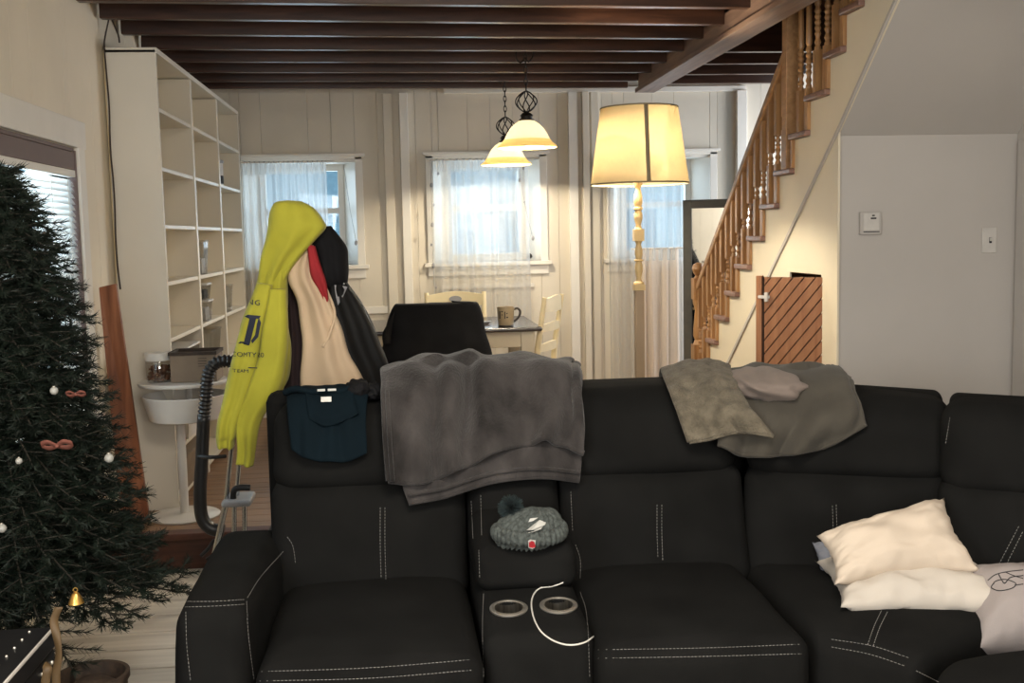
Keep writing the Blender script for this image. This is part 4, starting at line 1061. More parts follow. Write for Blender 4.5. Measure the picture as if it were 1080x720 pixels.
bm = bmesh.new(); add_tube(bm, [(rk.x, rk.y, 0.03), (rk.x, rk.y, 1.60)], 0.016, 10)
obj('pole', bm, M['iron'], rack)
obj('finial', lathe([(0.0, 1.595), (0.02, 1.60), (0.026, 1.615), (0.018, 1.632), (0.0, 1.638)], rk.x, rk.y, 14), M['iron'], rack)
obj('base', lathe([(0.0, 0.0), (0.17, 0.0), (0.17, 0.012), (0.05, 0.035), (0.017, 0.05), (0.0, 0.05)], rk.x, rk.y, 28), M['iron'], rack)
for k in range(4):
    a = k * PI / 2 + 0.4; e = Vector((math.cos(a), math.sin(a), 0)); b = Vector((rk.x, rk.y, 1.50))
    obj('hook', tube(spline([b, b + e * 0.05 + Vector((0, 0, -0.02)), b + e * 0.085 + Vector((0, 0, 0.01)), b + e * 0.08 + Vector((0, 0, 0.04))], 6), 0.006, 7), M['iron'], rack)
# yellow hoodie: hood over the top, body and two hanging sleeves
hood = thing('hoodie', tuple(at(285, 350, YC)), 'lime yellow printed hoodie hanging hood up on the coat rack', 'hoodie')
hb_ = garment([(303, 211, 318, 212, .03), (291, 213, 331, 219, .06), (286, 222, 342, 232, .075), (283, 236, 345, 241, .08), (280, 252, 331, 256, .075), (277, 268, 318, 272, .07), (274, 285, 308, 288, .06), (271, 300, 303, 300, .055)], YC - 0.05, fold=0.012, nf=3, seed=1, wob=0.014)
obj('hood', hb_, M['yellow'], hood, ang=180)
bb_ = garment([(276, 280, 304, 285, .05), (270, 302, 302, 302, .07), (262, 325, 303, 322, .085), (254, 352, 304, 350, .09), (248, 380, 306, 378, .09), (243, 405, 303, 405, .09), (241, 425, 286, 424, .08), (240, 440, 273, 440, .06)], YC - 0.05, fold=0.022, nf=4, seed=2.2, wob=0.018)
BODY = BVHTree.FromBMesh(bb_); obj('body', bb_, M['yellow'], hood, ang=180)
s1_ = garment([(271, 298, 287, 300, .04), (258, 335, 281, 338, .055), (247, 372, 275, 376, .06), (238, 410, 264, 412, .06), (231, 440, 254, 442, .055), (229, 458, 250, 460, .045), (229, 463, 247, 466, .038), (230, 471, 246, 473, .038)], YC - 0.14, fold=0.012, nf=2, seed=4, wob=0.016)
SL = BVHTree.FromBMesh(s1_); obj('sleeve', s1_, M['yellow'], hood, ang=180)
s2b = garment([(284, 305, 301, 305, .035), (278, 340, 303, 342, .05), (272, 375, 302, 378, .055), (263, 405, 296, 408, .055), (254, 435, 281, 438, .05), (249, 458, 271, 462, .045), (248, 472, 267, 476, .036), (247, 488, 266, 491, .036)], YC - 0.15, fold=0.012, nf=2, seed=6, wob=0.016)
SR = BVHTree.FromBMesh(s2b); obj('sleeve', s2b, M['yellow'], hood, ang=180)
# print on the sleeve and chest: arched word, big letters, word, lines
def text_decal(txt, size_px, cx, cy, rot, m, bvhs, off=0.004, sx=1.0, name='print'):
    me = text_mesh(txt, 1.0); bm = bmesh.new(); bm.from_mesh(me); bpy.data.meshes.remove(me)
    bmesh.ops.triangulate(bm, faces=bm.faces)
    bmesh.ops.subdivide_edges(bm, edges=[e for e in bm.edges if e.calc_length() > 0.25], cuts=1)
    c, s = math.cos(rot), math.sin(rot); bad = []
    for v in bm.verts:
        x, y = v.co.x * size_px * sx, -v.co.y * size_px
        h = hit(cx + x * c - y * s, cy + x * s + y * c, bvhs, off)
        if h is None: bad.append(v)
        else: v.co = h
    if bad: bmesh.ops.delete(bm, geom=bad, context='VERTS')
    return obj(name, bm, m, hood, smooth=False)
HB3 = [BODY, SL, SR]
text_decal('KING', 8, 264, 319, 0.06, M['navy'], HB3, sx=1.1)
def letters(polys): return decal('print', polys, M['navy'], hood, HB3, 0.004)
letters([[(259, 334), (262, 332), (275, 333), (273, 336), (270, 336), (264, 361), (263, 364), (252, 362), (254, 360), (257, 360), (263, 336)],
         [(252, 336), (258, 335), (257, 338), (250, 360), (247, 361), (253, 339)],
         [(273, 335), (275, 340), (272, 355), (266, 362), (265, 359), (269, 353), (271, 341)]])
text_decal('COMTY 20', 7, 262, 374, 0.03, M['navy'], HB3, sx=1.0)
letters([[(241, 381.0), (276, 382.6), (276, 383.5), (241, 382.0)], [(243, 386.2), (272, 387.6), (272, 388.4), (243, 387.1)]])
text_decal('TEAM', 5, 254, 391, 0.04, M['navy'], HB3, sx=1.3)
# the other coats
def coat(name, bms, label, m):
    r = thing(name, tuple(at(330, 330, YC)), label, 'coat' if name != 'jacket' else 'jacket')
    return r
dk = garment([(300, 275, 312, 275, .03), (300, 300, 318, 300, .06), (302, 340, 322, 340, .08), (303, 380, 326, 380, .09), (300, 420, 330, 420, .09), (296, 480, 332, 480, .09)], YC + 0.06, seed=3, nf=3)
tag(obj('coat', dk, M['maroon'], ang=180), 'plum black coat between the yellow hoodie and the beige coat', 'coat')
rd = garment([(324, 258, 333, 260, .02), (326, 275, 338, 278, .03), (328, 292, 343, 296, .035), (335, 306, 345, 310, .025), (339, 315, 345, 318, .015), (341, 322, 344, 323, .006)], YC - 0.065, seed=5, nf=2, fold=.005)
tag(obj('jacket', rd, M['red'], ang=180), 'red jacket sliver showing between the beige coat and the black jacket', 'jacket')
bg_ = thing('coat', tuple(at(340, 350, YC)), 'beige wool coat with vertical folds hanging on the coat rack', 'coat')
be = garment([(325, 257, 331, 258, .02), (315, 268, 333, 270, .05), (306, 282, 335, 284, .06), (305, 296, 338, 296, .07), (312, 316, 347, 314, .075), (316, 345, 359, 338, .08), (318, 378, 371, 368, .09), (319, 408, 389, 402, .10), (318, 440, 398, 440, .10), (316, 490, 404, 490, .10)], YC - 0.02, fold=0.018, nf=2.9, seed=1.5, wob=0.014)
BE = BVHTree.FromBMesh(be); obj('body', be, M['beige'], bg_, ang=180)
lap = []
for p in [(329, 268), (337, 290), (343, 305), (352, 330), (347, 352), (341, 366)]:
    h = hit(p[0], p[1], [BE], 0.004)
    if h: lap.append(h)
obj('lapel_edge', tube(spline(lap, 8), 0.006, 6), M['beige'], bg_, ang=180)
bj = thing('jacket', tuple(at(370, 340, YC)), 'black hooded jacket with grey piping on the right of the coat rack', 'jacket')
obj('hood', garment([(335, 240, 349, 238, .03), (328, 250, 359, 250, .06), (329, 264, 366, 262, .08), (332, 280, 366, 276, .085), (336, 295, 367, 292, .08), (345, 306, 367, 303, .05)], YC + 0.03, seed=4, nf=3, fold=.008), M['black'], bj, ang=180)
bk = garment([(348, 296, 364, 294, .04), (347, 308, 372, 306, .07), (348, 330, 384, 325, .09), (352, 360, 398, 352, .10), (360, 390, 409, 385, .10), (372, 420, 416, 420, .10), (378, 480, 420, 480, .10)], YC + 0.02, fold=.014, nf=3.5, seed=7)
BK = BVHTree.FromBMesh(bk); obj('body', bk, M['blackleather'], bj, ang=180)
for ln, r in (([(348, 294), (354, 293), (360, 296), (363, 300)], .0035), ([(386, 316), (392, 327), (398, 338), (403, 352)], .0012), ([(382, 320), (388, 335), (396, 350)], .0012)):
    pts = [at(p[0], p[1], YC - 0.085) if r > .005 else hit(p[0], p[1], [BK], 0.001) for p in ln]; pts = [p for p in pts if p]
    if len(pts) > 1: obj('piping', tube(spline(pts, 6), r, 6), M['walkergrey'], bj, ang=180)['label'] = 'grey piping'
decal('lining', [[(353, 301), (366, 303), (362, 312), (357, 322), (355, 314)]], M['walkergrey'], bj, [BK], 0.004)['label'] = 'grey lining'

# ------------------------------------------------------------------ vacuum and tube cart beside the sofa arm
vac = thing('vacuum_cleaner', (-0.74, 4.62, 0.0), 'black vacuum cleaner with ribbed hose left of the yellow hoodie', 'vacuum cleaner')
YV = 4.6
path = spline([at(246, 381, YV), at(233, 381, YV), at(224, 386, YV), at(219, 398, YV), at(217, 420, YV), at(215, 440, YV)], 10)
bm = bmesh.new(); acc = []
L = [0.0]
for a, b in zip(path, path[1:]): L.append(L[-1] + (b - a).length)
tt = np.arange(0, L[-1], 0.0042); pts = []
for s in tt:
    i = max(0, min(len(L) - 2, int(np.searchsorted(L, s)) - 1)); f = (s - L[i]) / max(1e-9, L[i + 1] - L[i]); pts.append(path[i].lerp(path[i + 1], f))
add_tube(bm, pts, [0.0275 if (i % 4) < 2 else 0.0215 for i in range(len(pts))], 14)
obj('hose', bm, M['blackplastic'], vac, ang=180)
obj('handle_tube', tube(spline([at(215, 438, YV), at(213, 480, YV), at(211, 520, YV), at(213, 545, YV), at(222, 557, YV), at(236, 560, YV)], 8), 0.027, 14), M['blackplastic'], vac, ang=180)
obj('clip', tube(spline([at(209, 481, YV - .02), at(222, 482, YV - .04), at(238, 481, YV)], 6), 0.008, 8), M['blackplastic'], vac)
obj('power_cord', tube(spline([at(218, 590, YV), at(226, 584, YV), at(231, 574, YV), at(226, 570, YV), at(220, 578, YV), at(212, 586, YV)], 8), 0.008, 8), M['blackplastic'], vac, ang=180)
obj('canister', puff(hexa(-0.60, -0.36, 4.56, 4.88, 0.012, 0.30), 0.07, (0, 0, 0.02), 12), M['hosegrey'], vac, ang=60)
for sx_ in (-0.60, -0.36): obj('wheel', lathe([(0.0, -0.015), (0.055, -0.015), (0.055, 0.015), (0.0, 0.015)], 0, 0, 20, mt=Matrix.Translation((sx_, 4.80, 0.056)) @ Matrix.Rotation(PI / 2, 4, 'Y')), M['blackplastic'], vac)
YW = 4.42
wk = thing('tube_cart', tuple(at(245, 560, YW)[:2]) + (0.0,), 'folded chrome tube cart with grey plate behind the sofa arm', 'cart')
def leg(name, p, q, r=0.010): return obj(name, tube([p, q], r, 12), M['chrome'], wk)
t1, t2 = at(245, 465, YW), at(238, 532, YW); leg('upright', t1, t2)
t1, t2 = at(254, 465, YW + .05), at(249, 532, YW + .05); leg('upright', t1, t2)
a = at(238, 532, YW); b = at(225, 590, YW); d = (b - a); e = a + d * ((a.z - 0.0) / (a.z - b.z)); leg('leg', a, e, 0.012)
for xx in (247, 258):
    a = at(xx, 532, YW + .06); leg('leg', a, Vector((a.x - 0.02, a.y, 0.0)))
p, q = at(235, 529, YW), at(266, 529, YW)
obj('plate', puff(hexa(p.x, q.x, YW - 0.05, YW + 0.12, p.z - 0.014, p.z + 0.012), 0.01, (0, 0, 0), 10), M['walkergrey'], wk)
c_ = at(254, 520, YW)
obj('clamp', tube(spline([at(246, 527, YW), at(247, 517, YW), at(253, 514, YW), at(264, 514, YW)], 6), 0.013, 10), M['blackplastic'], wk)

# ------------------------------------------------------------------ white two-tier tray table on the step, with its jar and box
YTB = 5.33
tx = -1.075
tr = thing('tray_table', (tx, YTB, UF), 'white round pedestal table with deep tray beside the bookcase', 'side table')
obj('base', lathe([(0.0, UF + 0.001), (0.165, UF + 0.001), (0.168, UF + 0.008), (0.16, UF + 0.014), (0.03, UF + 0.020), (0.0, UF + 0.020)], tx, YTB, 48), M['whiteplastic'], tr)
obj('pole', lathe([(0.021, UF + 0.018), (0.021, 0.675)], tx, YTB, 20), M['whiteplastic'], tr)
cxt = (at(150, 418, YTB).x + at(240, 415, YTB).x) / 2; rt = (at(240, 415, YTB).x - at(150, 418, YTB).x) / 2
zt_, zb_ = at(195, 416, YTB).z, at(193, 440, YTB).z
cxb = tx - 0.005
bm = bmesh.new(); add_lathe(bm, [(0.0, zb_ + .006), (rt * .80, zb_ + .006), (rt * .965, zt_ - .002), (rt * .985, zt_ + 0.003), (rt, zt_), (rt * .84, zb_ - .004), (rt * .80, zb_ - 0.008), (0.0, zb_ - 0.008)], cxt, YTB, 48)
obj('tray', bm, M['whiteplastic'], tr)
zd = at(190, 403, YTB).z
obj('support', lathe([(0.014, zb_), (0.014, zd - .006)], cxt, YTB + 0.10, 14), M['whiteplastic'], tr)
r2 = (at(240, 400, YTB).x - at(145, 402, YTB).x) / 2; cx2 = (at(240, 400, YTB).x + at(145, 402, YTB).x) / 2
obj('tabletop', lathe([(0.0, zd - .010), (r2 - .004, zd - .010), (r2, zd - .005), (r2, zd + .004), (r2 - .004, zd + .008), (0.0, zd + .008)], cx2, YTB + 0.02, 48), M['whiteplastic'], tr)
ztop = zd + .0085
j = at(168, 392, YTB - 0.02)
jar = thing('jar', (j.x, YTB - 0.02, ztop), 'clear plastic jar of brown nuts with white lid on the tray table', 'jar')
hj = (at(168, 372, YTB - .02).z - ztop)
wj = (at(182, 390, YTB).x - at(153, 390, YTB).x) / 2
bm = bmesh.new(); add_lathe(bm, [(0.0, ztop + .001), (wj * .86, ztop + .001), (wj * .93, ztop + .01), (wj * .95, ztop + hj * .72), (wj * .88, ztop + hj * .78)], j.x, YTB - .02, 36)
for f in [f for f in bm.faces if len(f.verts) == 36 and f.calc_center_median().z > ztop + .02]: bm.faces.remove(f)
obj('glass', bm, M['clear'], jar, ang=60)
obj('lid', lathe([(wj * .90, ztop + hj * .74), (wj * 1.06, ztop + hj * .76), (wj * 1.06, ztop + hj * .96), (wj * 0.98, ztop + hj * 1.02), (0.0, ztop + hj * 1.02)], j.x, YTB - .02, 36), M['lidwhite'], jar, ang=40)['label'] = 'white lid'
bm = bmesh.new()
for k in range(120):
    a = random.uniform(0, 2 * PI); rr = wj * .74 * math.sqrt(random.random()); zz = ztop + 0.012 + random.random() * hj * .46
    m4 = Matrix.Translation((j.x + rr * math.cos(a), YTB - .02 + rr * math.sin(a), zz)) @ Matrix.Rotation(random.uniform(0, PI), 4, Vector(rng.normal(size=3)).normalized()) @ Matrix.Diagonal((0.014, 0.008, 0.007, 1))
    bmesh.ops.create_icosphere(bm, subdivisions=1, radius=1, matrix=m4)
o = obj('nuts', bm, M['brown'], jar, ang=180); o['kind'] = 'stuff'; o['label'] = 'brown nuts inside'
p, q = at(184, 396, YTB), at(232, 394, YTB); zt2 = at(200, 370, YTB).z
bx = thing('storage_box', ((p.x + q.x) / 2, YTB + .02, ztop), 'taupe open cardboard box with dark rim on the tray table', 'box')
y0_, y1_ = YTB - 0.09, YTB + 0.10; w_ = 0.006
bm = boxes(((p.x, y0_, ztop + .001), (q.x, y0_ + w_, zt2)), ((p.x, y1_ - w_, ztop + .001), (q.x, y1_, zt2)), ((p.x, y0_ + w_, ztop + .001), (p.x + w_, y1_ - w_, zt2)), ((q.x - w_, y0_ + w_, ztop + .001), (q.x, y1_ - w_, zt2)), ((p.x + w_, y0_ + w_, ztop + .001), (q.x - w_, y1_ - w_, ztop + .007)))
obj('body', bm, M['cardboard'], bx, smooth=False, bevel=0.002)
bm = boxes(((p.x - .006, y0_ - .006, zt2 - .012), (q.x + .004, y0_ + .008, zt2 + .004)), ((p.x - .006, y1_ - .008, zt2 - .012), (q.x + .004, y1_ + .006, zt2 + .004)), ((p.x - .006, y0_, zt2 - .012), (p.x + .008, y1_, zt2 + .004)), ((q.x - .008, y0_, zt2 - .012), (q.x + .004, y1_, zt2 + .004)))
obj('rim', bm, M['basket'], bx, smooth=False)['label'] = 'dark brown rim'
bm = boxes(*[((p.x + .13, y0_ - .0012, zt2 - .03 - k * .012), (p.x + .17, y0_ - .0002, zt2 - .027 - k * .012)) for k in range(4)])
obj('print_lines', bm, M['basket'], bx, smooth=False)

# copper brown board leaning in the corner of the left wall
A = [at(104, 303, 5.08), at(122, 299, 5.12), at(152, 510, 5.22), at(124, 512, 5.18)]
bot = []
for a, b in ((A[0], A[3]), (A[1], A[2])):
    d = b - a; bot.append(a + d * ((a.z - (UF + 0.003)) / (a.z - b.z)))
X_ = (A[1] - A[0])
bm = bmesh.new(); th_ = Vector((0, 0.028, 0.0))
v = [bm.verts.new(x) for x in (A[0], A[1], bot[1], bot[0], A[0] + th_, A[1] + th_, bot[1] + th_, bot[0] + th_)]
for f in ((0, 1, 2, 3), (7, 6, 5, 4), (0, 4, 5, 1), (1, 5, 6, 2), (2, 6, 7, 3), (3, 7, 4, 0)): bm.faces.new([v[i] for i in f])
bmesh.ops.recalc_face_normals(bm, faces=bm.faces)
tag(obj('wooden_board', bm, M['copper'], smooth=False, bevel=0.004), 'copper brown wooden board leaning in the corner beside the bookcase', 'board')

# ------------------------------------------------------------------ BOOKCASE and what stands on it
XF, XBk = -1.13, -1.368; Y0B, Y1B = 5.48, 8.16
DIV = [6.34, 7.22]; SHZ = [2.15, 1.865, 1.585, 1.305, 1.025, 0.745, 0.465]
bc = thing('bookcase', (XF - .12, (Y0B + Y1B) / 2, UF), 'tall white three column bookcase along the left dining wall', 'bookcase')
t = 0.02
for yy in (Y0B, Y1B): obj('side_panel', boxes(((XBk, yy - t / 2, UF), (XF, yy + t / 2, 2.42))), M['shelf'], bc, bevel=0.002)
for yy in DIV: obj('divider', boxes(((XBk, yy - .022, UF), (XF + .002, yy + .022, 2.40))), M['shelf'], bc, bevel=0.002)
obj('top_panel', boxes(((XBk, Y0B - t / 2, 2.405), (XF + .004, Y1B + t / 2, 2.43))), M['shelf'], bc, bevel=0.002)
obj('back_panel', boxes(((XBk - .008, Y0B, UF), (XBk, Y1B, 2.42))), M['shelfback'], bc)['label'] = 'cream back panel'
ys_ = [Y0B + t / 2] + [v for d in DIV for v in (d - .022, d + .022)] + [Y1B - t / 2]
for c in range(3):
    for z in SHZ + [UF + .05]:
        obj('shelf', boxes(((XBk, ys_[2 * c], z - .02), (XF - .004, ys_[2 * c + 1], z))), M['shelf'], bc, bevel=0.002)
def cup(x, y, z, r0, r1, h, m, label, cat='container', lid=None, name='container', fill=None, group=None):
    r = thing(name, (x, y, z), label, cat, group)
    obj('body', lathe([(0.0, z + .001), (r0, z + .001), (r1, z + h), (r1 - .004, z + h), (r0 - .003, z + .006), (0.0, z + .006)], x, y, 28), m, r)
    if lid: obj('lid', lathe([(r1 + .004, z + h - .012), (r1 + .006, z + h + .004), (r1, z + h + .010), (0.0, z + h + .010)], x, y, 28), lid, r)
    if fill: obj('contents', lathe([(0.0, z + .008), (r0 - .006, z + .008), (r0 + (r1 - r0) * .6 - .006, z + h * .6), (0.0, z + h * .6)], x, y, 20), fill, r)
    return r
def tub(x, y, z, sx, sy, h, label, lid=None, fill=None, name='storage_tub', cat='storage tub', m=None, fillc=None):
    r = thing(name, (x, y, z), label, cat)
    k = 0.86
    bm = bmesh.new()
    pts = lambda s, zz: [(x - sx * s, y - sy * s, zz), (x + sx * s, y - sy * s, zz), (x + sx * s, y + sy * s, zz), (x - sx * s, y + sy * s, zz)]
    A_ = [bm.verts.new(p_) for p_ in pts(k, z + .001)]; B_ = [bm.verts.new(p_) for p_ in pts(1, z + h)]
    bm.faces.new(A_)
    for i in range(4): bm.faces.new((A_[i], A_[(i + 1) % 4], B_[(i + 1) % 4], B_[i]))
    obj('body', bm, m or M['clear'], r, smooth=False, solid=0.003)
    bm = boxes(((x - sx - .006, y - sy - .006, z + h), (x + sx + .006, y + sy + .006, z + h + .012)))
    obj('lid' if lid else 'rim', bm, lid or M['clear'], r, bevel=0.004)
    if fill: obj('contents', boxes(((x - sx * .75, y - sy * .75, z + .006), (x + sx * .75, y + sy * .75, z + h * fill))), fillc, r, bevel=0.004)
    return r
yc = [(ys_[0] + ys_[1]) / 2, (ys_[2] + ys_[3]) / 2, (ys_[4] + ys_[5]) / 2]
cup(-1.22, 7.62, 1.865, 0.050, 0.052, 0.17, M['lidwhite'], 'dark banded white tin on the second shelf of the far column', 'tin', M['walkergrey'], 'tin')
_t = bpy.data.objects['tin']; obj('band', lathe([(0.0525, 1.885), (0.0532, 1.905), (0.0532, 1.92), (0.0525, 1.94)], -1.22, 7.62, 28, open_=True), M['ink'], _t)
tub(-1.21, 6.62, 1.305, 0.075, 0.075, 0.19, 'clear tapered plastic tub on the middle column shelf, fourth opening down', M['clear'], .5, m=M['clear'], fillc=M['lidwhite'])
tub(-1.21, 6.68, 1.025, 0.075, 0.085, 0.115, 'lower clear tub of a stack with dark lids in the middle column', M['lidwhite'], .7, fillc=M['lidwhite'])
tub(-1.21, 6.68, 1.153, 0.07, 0.08, 0.085, 'upper tub of the stack with dark contents in the middle column', M['lidwhite'], .7, fillc=M['ink'])
tub(-1.21, 7.50, 1.025, 0.075, 0.08, 0.17, 'clear tapered plastic tub in the far column, fifth opening down', M['clear'], .3, fillc=M['clear'])
tag(obj('book', boxes(((-1.30, 6.40, 1.026), (-1.15, 6.425, 1.27))), M['lidwhite'], bevel=0.002), 'white slim folder standing beside the tub stack in the middle column', 'folder')
tub(-1.21, 6.75, 0.745, 0.085, 0.20, 0.21, 'long clear bin with blue contents on the middle column shelf', M['clear'], .45, fillc=M['blueplastic'])
tub(-1.21, 5.90, 0.745, 0.085, 0.30, 0.19, 'long clear lidded bin of dark odds and ends in the near column', M['lidwhite'], .5, fillc=M['brown'])
tub(-1.21, 6.02, 0.465, 0.09, 0.25, 0.16, 'white bin on the low shelf of the near column', M['lidwhite'], .5, m=M['lidwhite'], fillc=M['lidwhite'])
tub(-1.21, 5.95, 0.222, 0.09, 0.30, 0.17, 'cardboard box on the bottom shelf of the near column', M['cardboard'], .5, m=M['cardboard'], fillc=M['cardboard'], name='storage_box', cat='box')

# cord clipped down the left side of the bookcase and the wall hook
cp = [(116, 0), (115, 18), (111, 38), (110, 50), (112, 75), (115, 110), (116, 145), (117, 165), (119, 185), (121, 215), (122, 250), (124, 280), (127, 305)]
pts = [at(p[0], p[1], 5.455) for p in cp]
pts = [Vector((max(p.x, XL + 0.008), p.y, p.z)) for p in pts]
tag(obj('power_cord', tube(spline(pts, 6), 0.004, 6), M['cord'], ang=180), 'thin brown cord hanging down the left edge of the bookcase', 'cord')
pts = [at(p[0], p[1], 5.47) for p in [(117, 18), (121, 28), (125, 38), (126, 45)]]
tag(obj('power_cord', tube(spline(pts, 6), 0.004, 6), M['cord'], ang=180), 'short brown cord dropping onto the bookcase top', 'cord')
c = atx(95, -2, XL + 0.006)
tag(obj('wall_hook', tube([c + Vector((0, 0.022 * math.cos(a), 0.022 * math.sin(a))) for a in np.linspace(0, 2 * PI, 20)[:-1]], 0.0035, 6, closed=True), M['iron']), 'small dark ring hook on the left wall at the top', 'hook')
# ------------------------------------------------------------------ DINING TABLE, CHAIRS, MUG
TZ = UF + 0.75
table = thing('dining_table', (0.35, 7.3, UF), 'cream dining table with glossy dark top under the pendant lamps', 'table')
tx0, tx1, ty0, ty1 = -0.25, 0.885, 6.76, 7.75
obj('tabletop', puff(hexa(tx0, tx1, ty0, ty1, TZ - 0.028, TZ), 0.012, (0, 0, 0), 10), M['tabletop'], table, ang=50)['label'] = 'glossy dark top'
obj('apron', boxes(((tx0 + .06, ty0 + .06, TZ - .13), (tx1 - .06, ty0 + .085, TZ - .029)), ((tx0 + .06, ty1 - .085, TZ - .13), (tx1 - .06, ty1 - .06, TZ - .029)), ((tx0 + .06, ty0 + .086, TZ - .13), (tx0 + .085, ty1 - .086, TZ - .029)), ((tx1 - .085, ty0 + .086, TZ - .13), (tx1 - .06, ty1 - .086, TZ - .029))), M['apron'], table, bevel=0.003)
for xx in (tx0 + .045, tx1 - .135):
    for yy in (ty0 + .045, ty1 - .135):
        w = 0.09
        obj('leg', puff([(xx + (.02 if not i & 4 else 0) * (1 if not i & 1 else -1) + (w if i & 1 else 0), yy + (.02 if not i & 4 else 0) * (1 if not i & 2 else -1) + (w if i & 2 else 0), (TZ - .029) if i & 4 else UF) for i in range(8)], 0.006, (0, 0, 0), 10), M['apron'], table, ang=50)
def chair(loc, rz, label, group='cream dining chairs', seatback=True):
    """local: seat centre at the origin, front towards -y, back at +y"""
    r = thing('dining_chair', (0, 0, 0), label, 'chair', group)
    for sx_ in (-1, 1):
        obj('rear_leg', tube([(sx_ * .19, .19, 0.0), (sx_ * .195, .185, .42), (sx_ * .20, .20, .60), (sx_ * .205, .255, .93)], [.019, .021, .021, .016], 10), M['chair'], r, ang=60)
        obj('front_leg', tube([(sx_ * .19, -.19, 0.0), (sx_ * .195, -.19, .44)], [.016, .022], 10), M['chair'], r, ang=60)
    obj('seat', puff([(-.20, -.22, .44), (.20, -.22, .44), (-.20, .20, .44), (.20, .20, .44), (-.215, -.235, .47), (.215, -.235, .47), (-.205, .205, .47), (.205, .205, .47)], .012, (0, 0, .004), 10), M['chair'], r, ang=60)
    bm = bmesh.new()
    n = 14
    def slat(z0, z1, y, arch):
        q = []
        for i in range(n + 1):
            u = -1 + 2 * i / n; yy = y + 0.035 * (1 - u * u); xx = u * .197
            zt = z1 + arch * (1 - u * u) ** 1.5
            q.append([bm.verts.new((xx, yy + dy, z)) for dy, z in ((-.009, z0), (-.009, zt), (.009, zt), (.009, z0))])
        for A_, B_ in zip(q, q[1:]):
            for k in range(4): bm.faces.new((A_[k], A_[(k + 1) % 4], B_[(k + 1) % 4], B_[k]))
        bm.faces.new(list(reversed(q[0]))); bm.faces.new(q[-1])
    slat(.835, .915, .24, .022); o = obj('top_rail', bm, M['chair'], r, ang=40)
    bm = bmesh.new(); add_lathe(bm, [(0.0, -.002), (.045, -.002), (.045, .002), (0.0, .002)], 0, 0, 28, mt=Matrix.Translation((0, .262, .882)) @ Matrix.Rotation(PI / 2, 4, 'X') @ Matrix.Diagonal((1, .5, 1, 1)))
    obj('oval_emblem', bm, M['walkergrey'], o)['label'] = 'grey oval emblem'
    for z0, y in ((.71, .222), (.58, .20)):
        bm = bmesh.new(); slat(z0, z0 + .045, y, .012); obj('slat', bm, M['chair'], r, ang=40)
    obj('stretcher', boxes(((-.19, -.005, .20), (.19, .012, .225)), ((-.198, -.18, .16), (-.182, .18, .185)), ((.182, -.18, .16), (.198, .18, .185))), M['chair'], r, bevel=0.003)
    r.location = loc; r.rotation_euler = (0, 0, rz); return r
ch = chair((0.392, 7.56, UF), PI * 0.0 + 0.0, 'cream dining chair at the far side of the table facing us')
# the same chair again: right side of the table, and the near one under the black coat
def put(loc, rz, label):
    c_ = copy_thing(ch, loc, label); c_.rotation_euler = (0, 0, rz); return c_
c2_ = put((0.76, 7.10, UF), -PI / 2 - 0.42, 'cream ladder back dining chair at the right end of the table')
c3_ = put((0.19, 6.46, UF), PI - 0.02, 'cream dining chair hidden under the black coat on the near side')
ch.location = (0.392, 7.50, UF)
# black coat over the near chair
cb_ = thing('coat', (0.18, 6.2, 0.6), 'black coat draped over the near dining chair back', 'coat')
YD = 6.17
gm = garment([(421, 321, 500, 318, .05), (416, 322, 504, 320, .085), (411, 332, 509, 334, .10), (407, 348, 514, 354, .11), (403, 368, 519, 376, .12), (399, 390, 524, 392, .12), (397, 430, 527, 430, .12)], YD, seed=12, nf=3, fold=.010, wob=.014, flat=.45)
obj('body', gm, M['black'], cb_, ang=180)
obj('hood', garment([(476, 317, 484, 318, .02), (477, 320, 499, 319, .045), (480, 325, 503, 328, .05)], YD - .02, seed=15, nf=2, fold=.006), M['black'], cb_, ang=180)
obj('cuff', garment([(407, 345, 416, 330, .03), (404, 352, 414, 348, .04), (404, 362, 412, 362, .04)], YD - .1, seed=16, nf=2, fold=.004), M['black'], cb_, ang=180)
# mug and little dish
mb = at(534.5, 344.5, 6.84); mw = (at(542.5, 335, 6.84).x - at(524, 335, 6.84).x) / 2; mh = at(533, 323.5, 6.84).z - TZ
mug = thing('mug', (mb.x, 6.86, TZ), 'taupe stoneware mug with dark handle on the dining table', 'mug')
mx, my = at(533.5, 340, 6.86).x, 6.86
obj('body', lathe([(0.0, TZ + .001), (mw * .80, TZ + .001), (mw * .86, TZ + .012), (mw * .93, TZ + mh * .5), (mw * 1.0, TZ + mh), (mw * .93, TZ + mh), (mw * .86, TZ + mh * .5), (mw * .8, TZ + .02), (0.0, TZ + .018)], mx, my, 36), M['mug'], mug)
obj('foot_ring', lathe([(mw * .83, TZ + .0015), (mw * .88, TZ + .004), (mw * .885, TZ + .010), (mw * .86, TZ + .013)], mx, my, 36, open_=True), M['darkglaze'], mug)
hp = [at(542, 327, my), at(547, 325.5, my), at(546.3, 331, my), at(543.5, 336.5, my), at(539.5, 341, my)]
hp = [Vector((mx + mw * .94, my, TZ + mh * .86)), Vector((mx + mw * 1.35, my, TZ + mh * .90)), Vector((mx + mw * 1.66, my, TZ + mh * .74)), Vector((mx + mw * 1.50, my, TZ + mh * .48)), Vector((mx + mw * .90, my, TZ + mh * .24))]
obj('handle', tube(spline(hp, 8), .0075, 10), M['darkglaze'], mug)['label'] = 'dark glazed handle'
MB_ = []
b_m = bmesh.new(); add_lathe(b_m, [(mw * .86, TZ + .012), (mw * .93, TZ + mh * .5), (mw, TZ + mh)], mx, my, 36); MB_.append(BVHTree.FromBMesh(b_m)); b_m.free()
def small_rects(rs): return [[(a, b), (c_, b), (c_, d_), (a, d_)] for a, b, c_, d_ in rs]
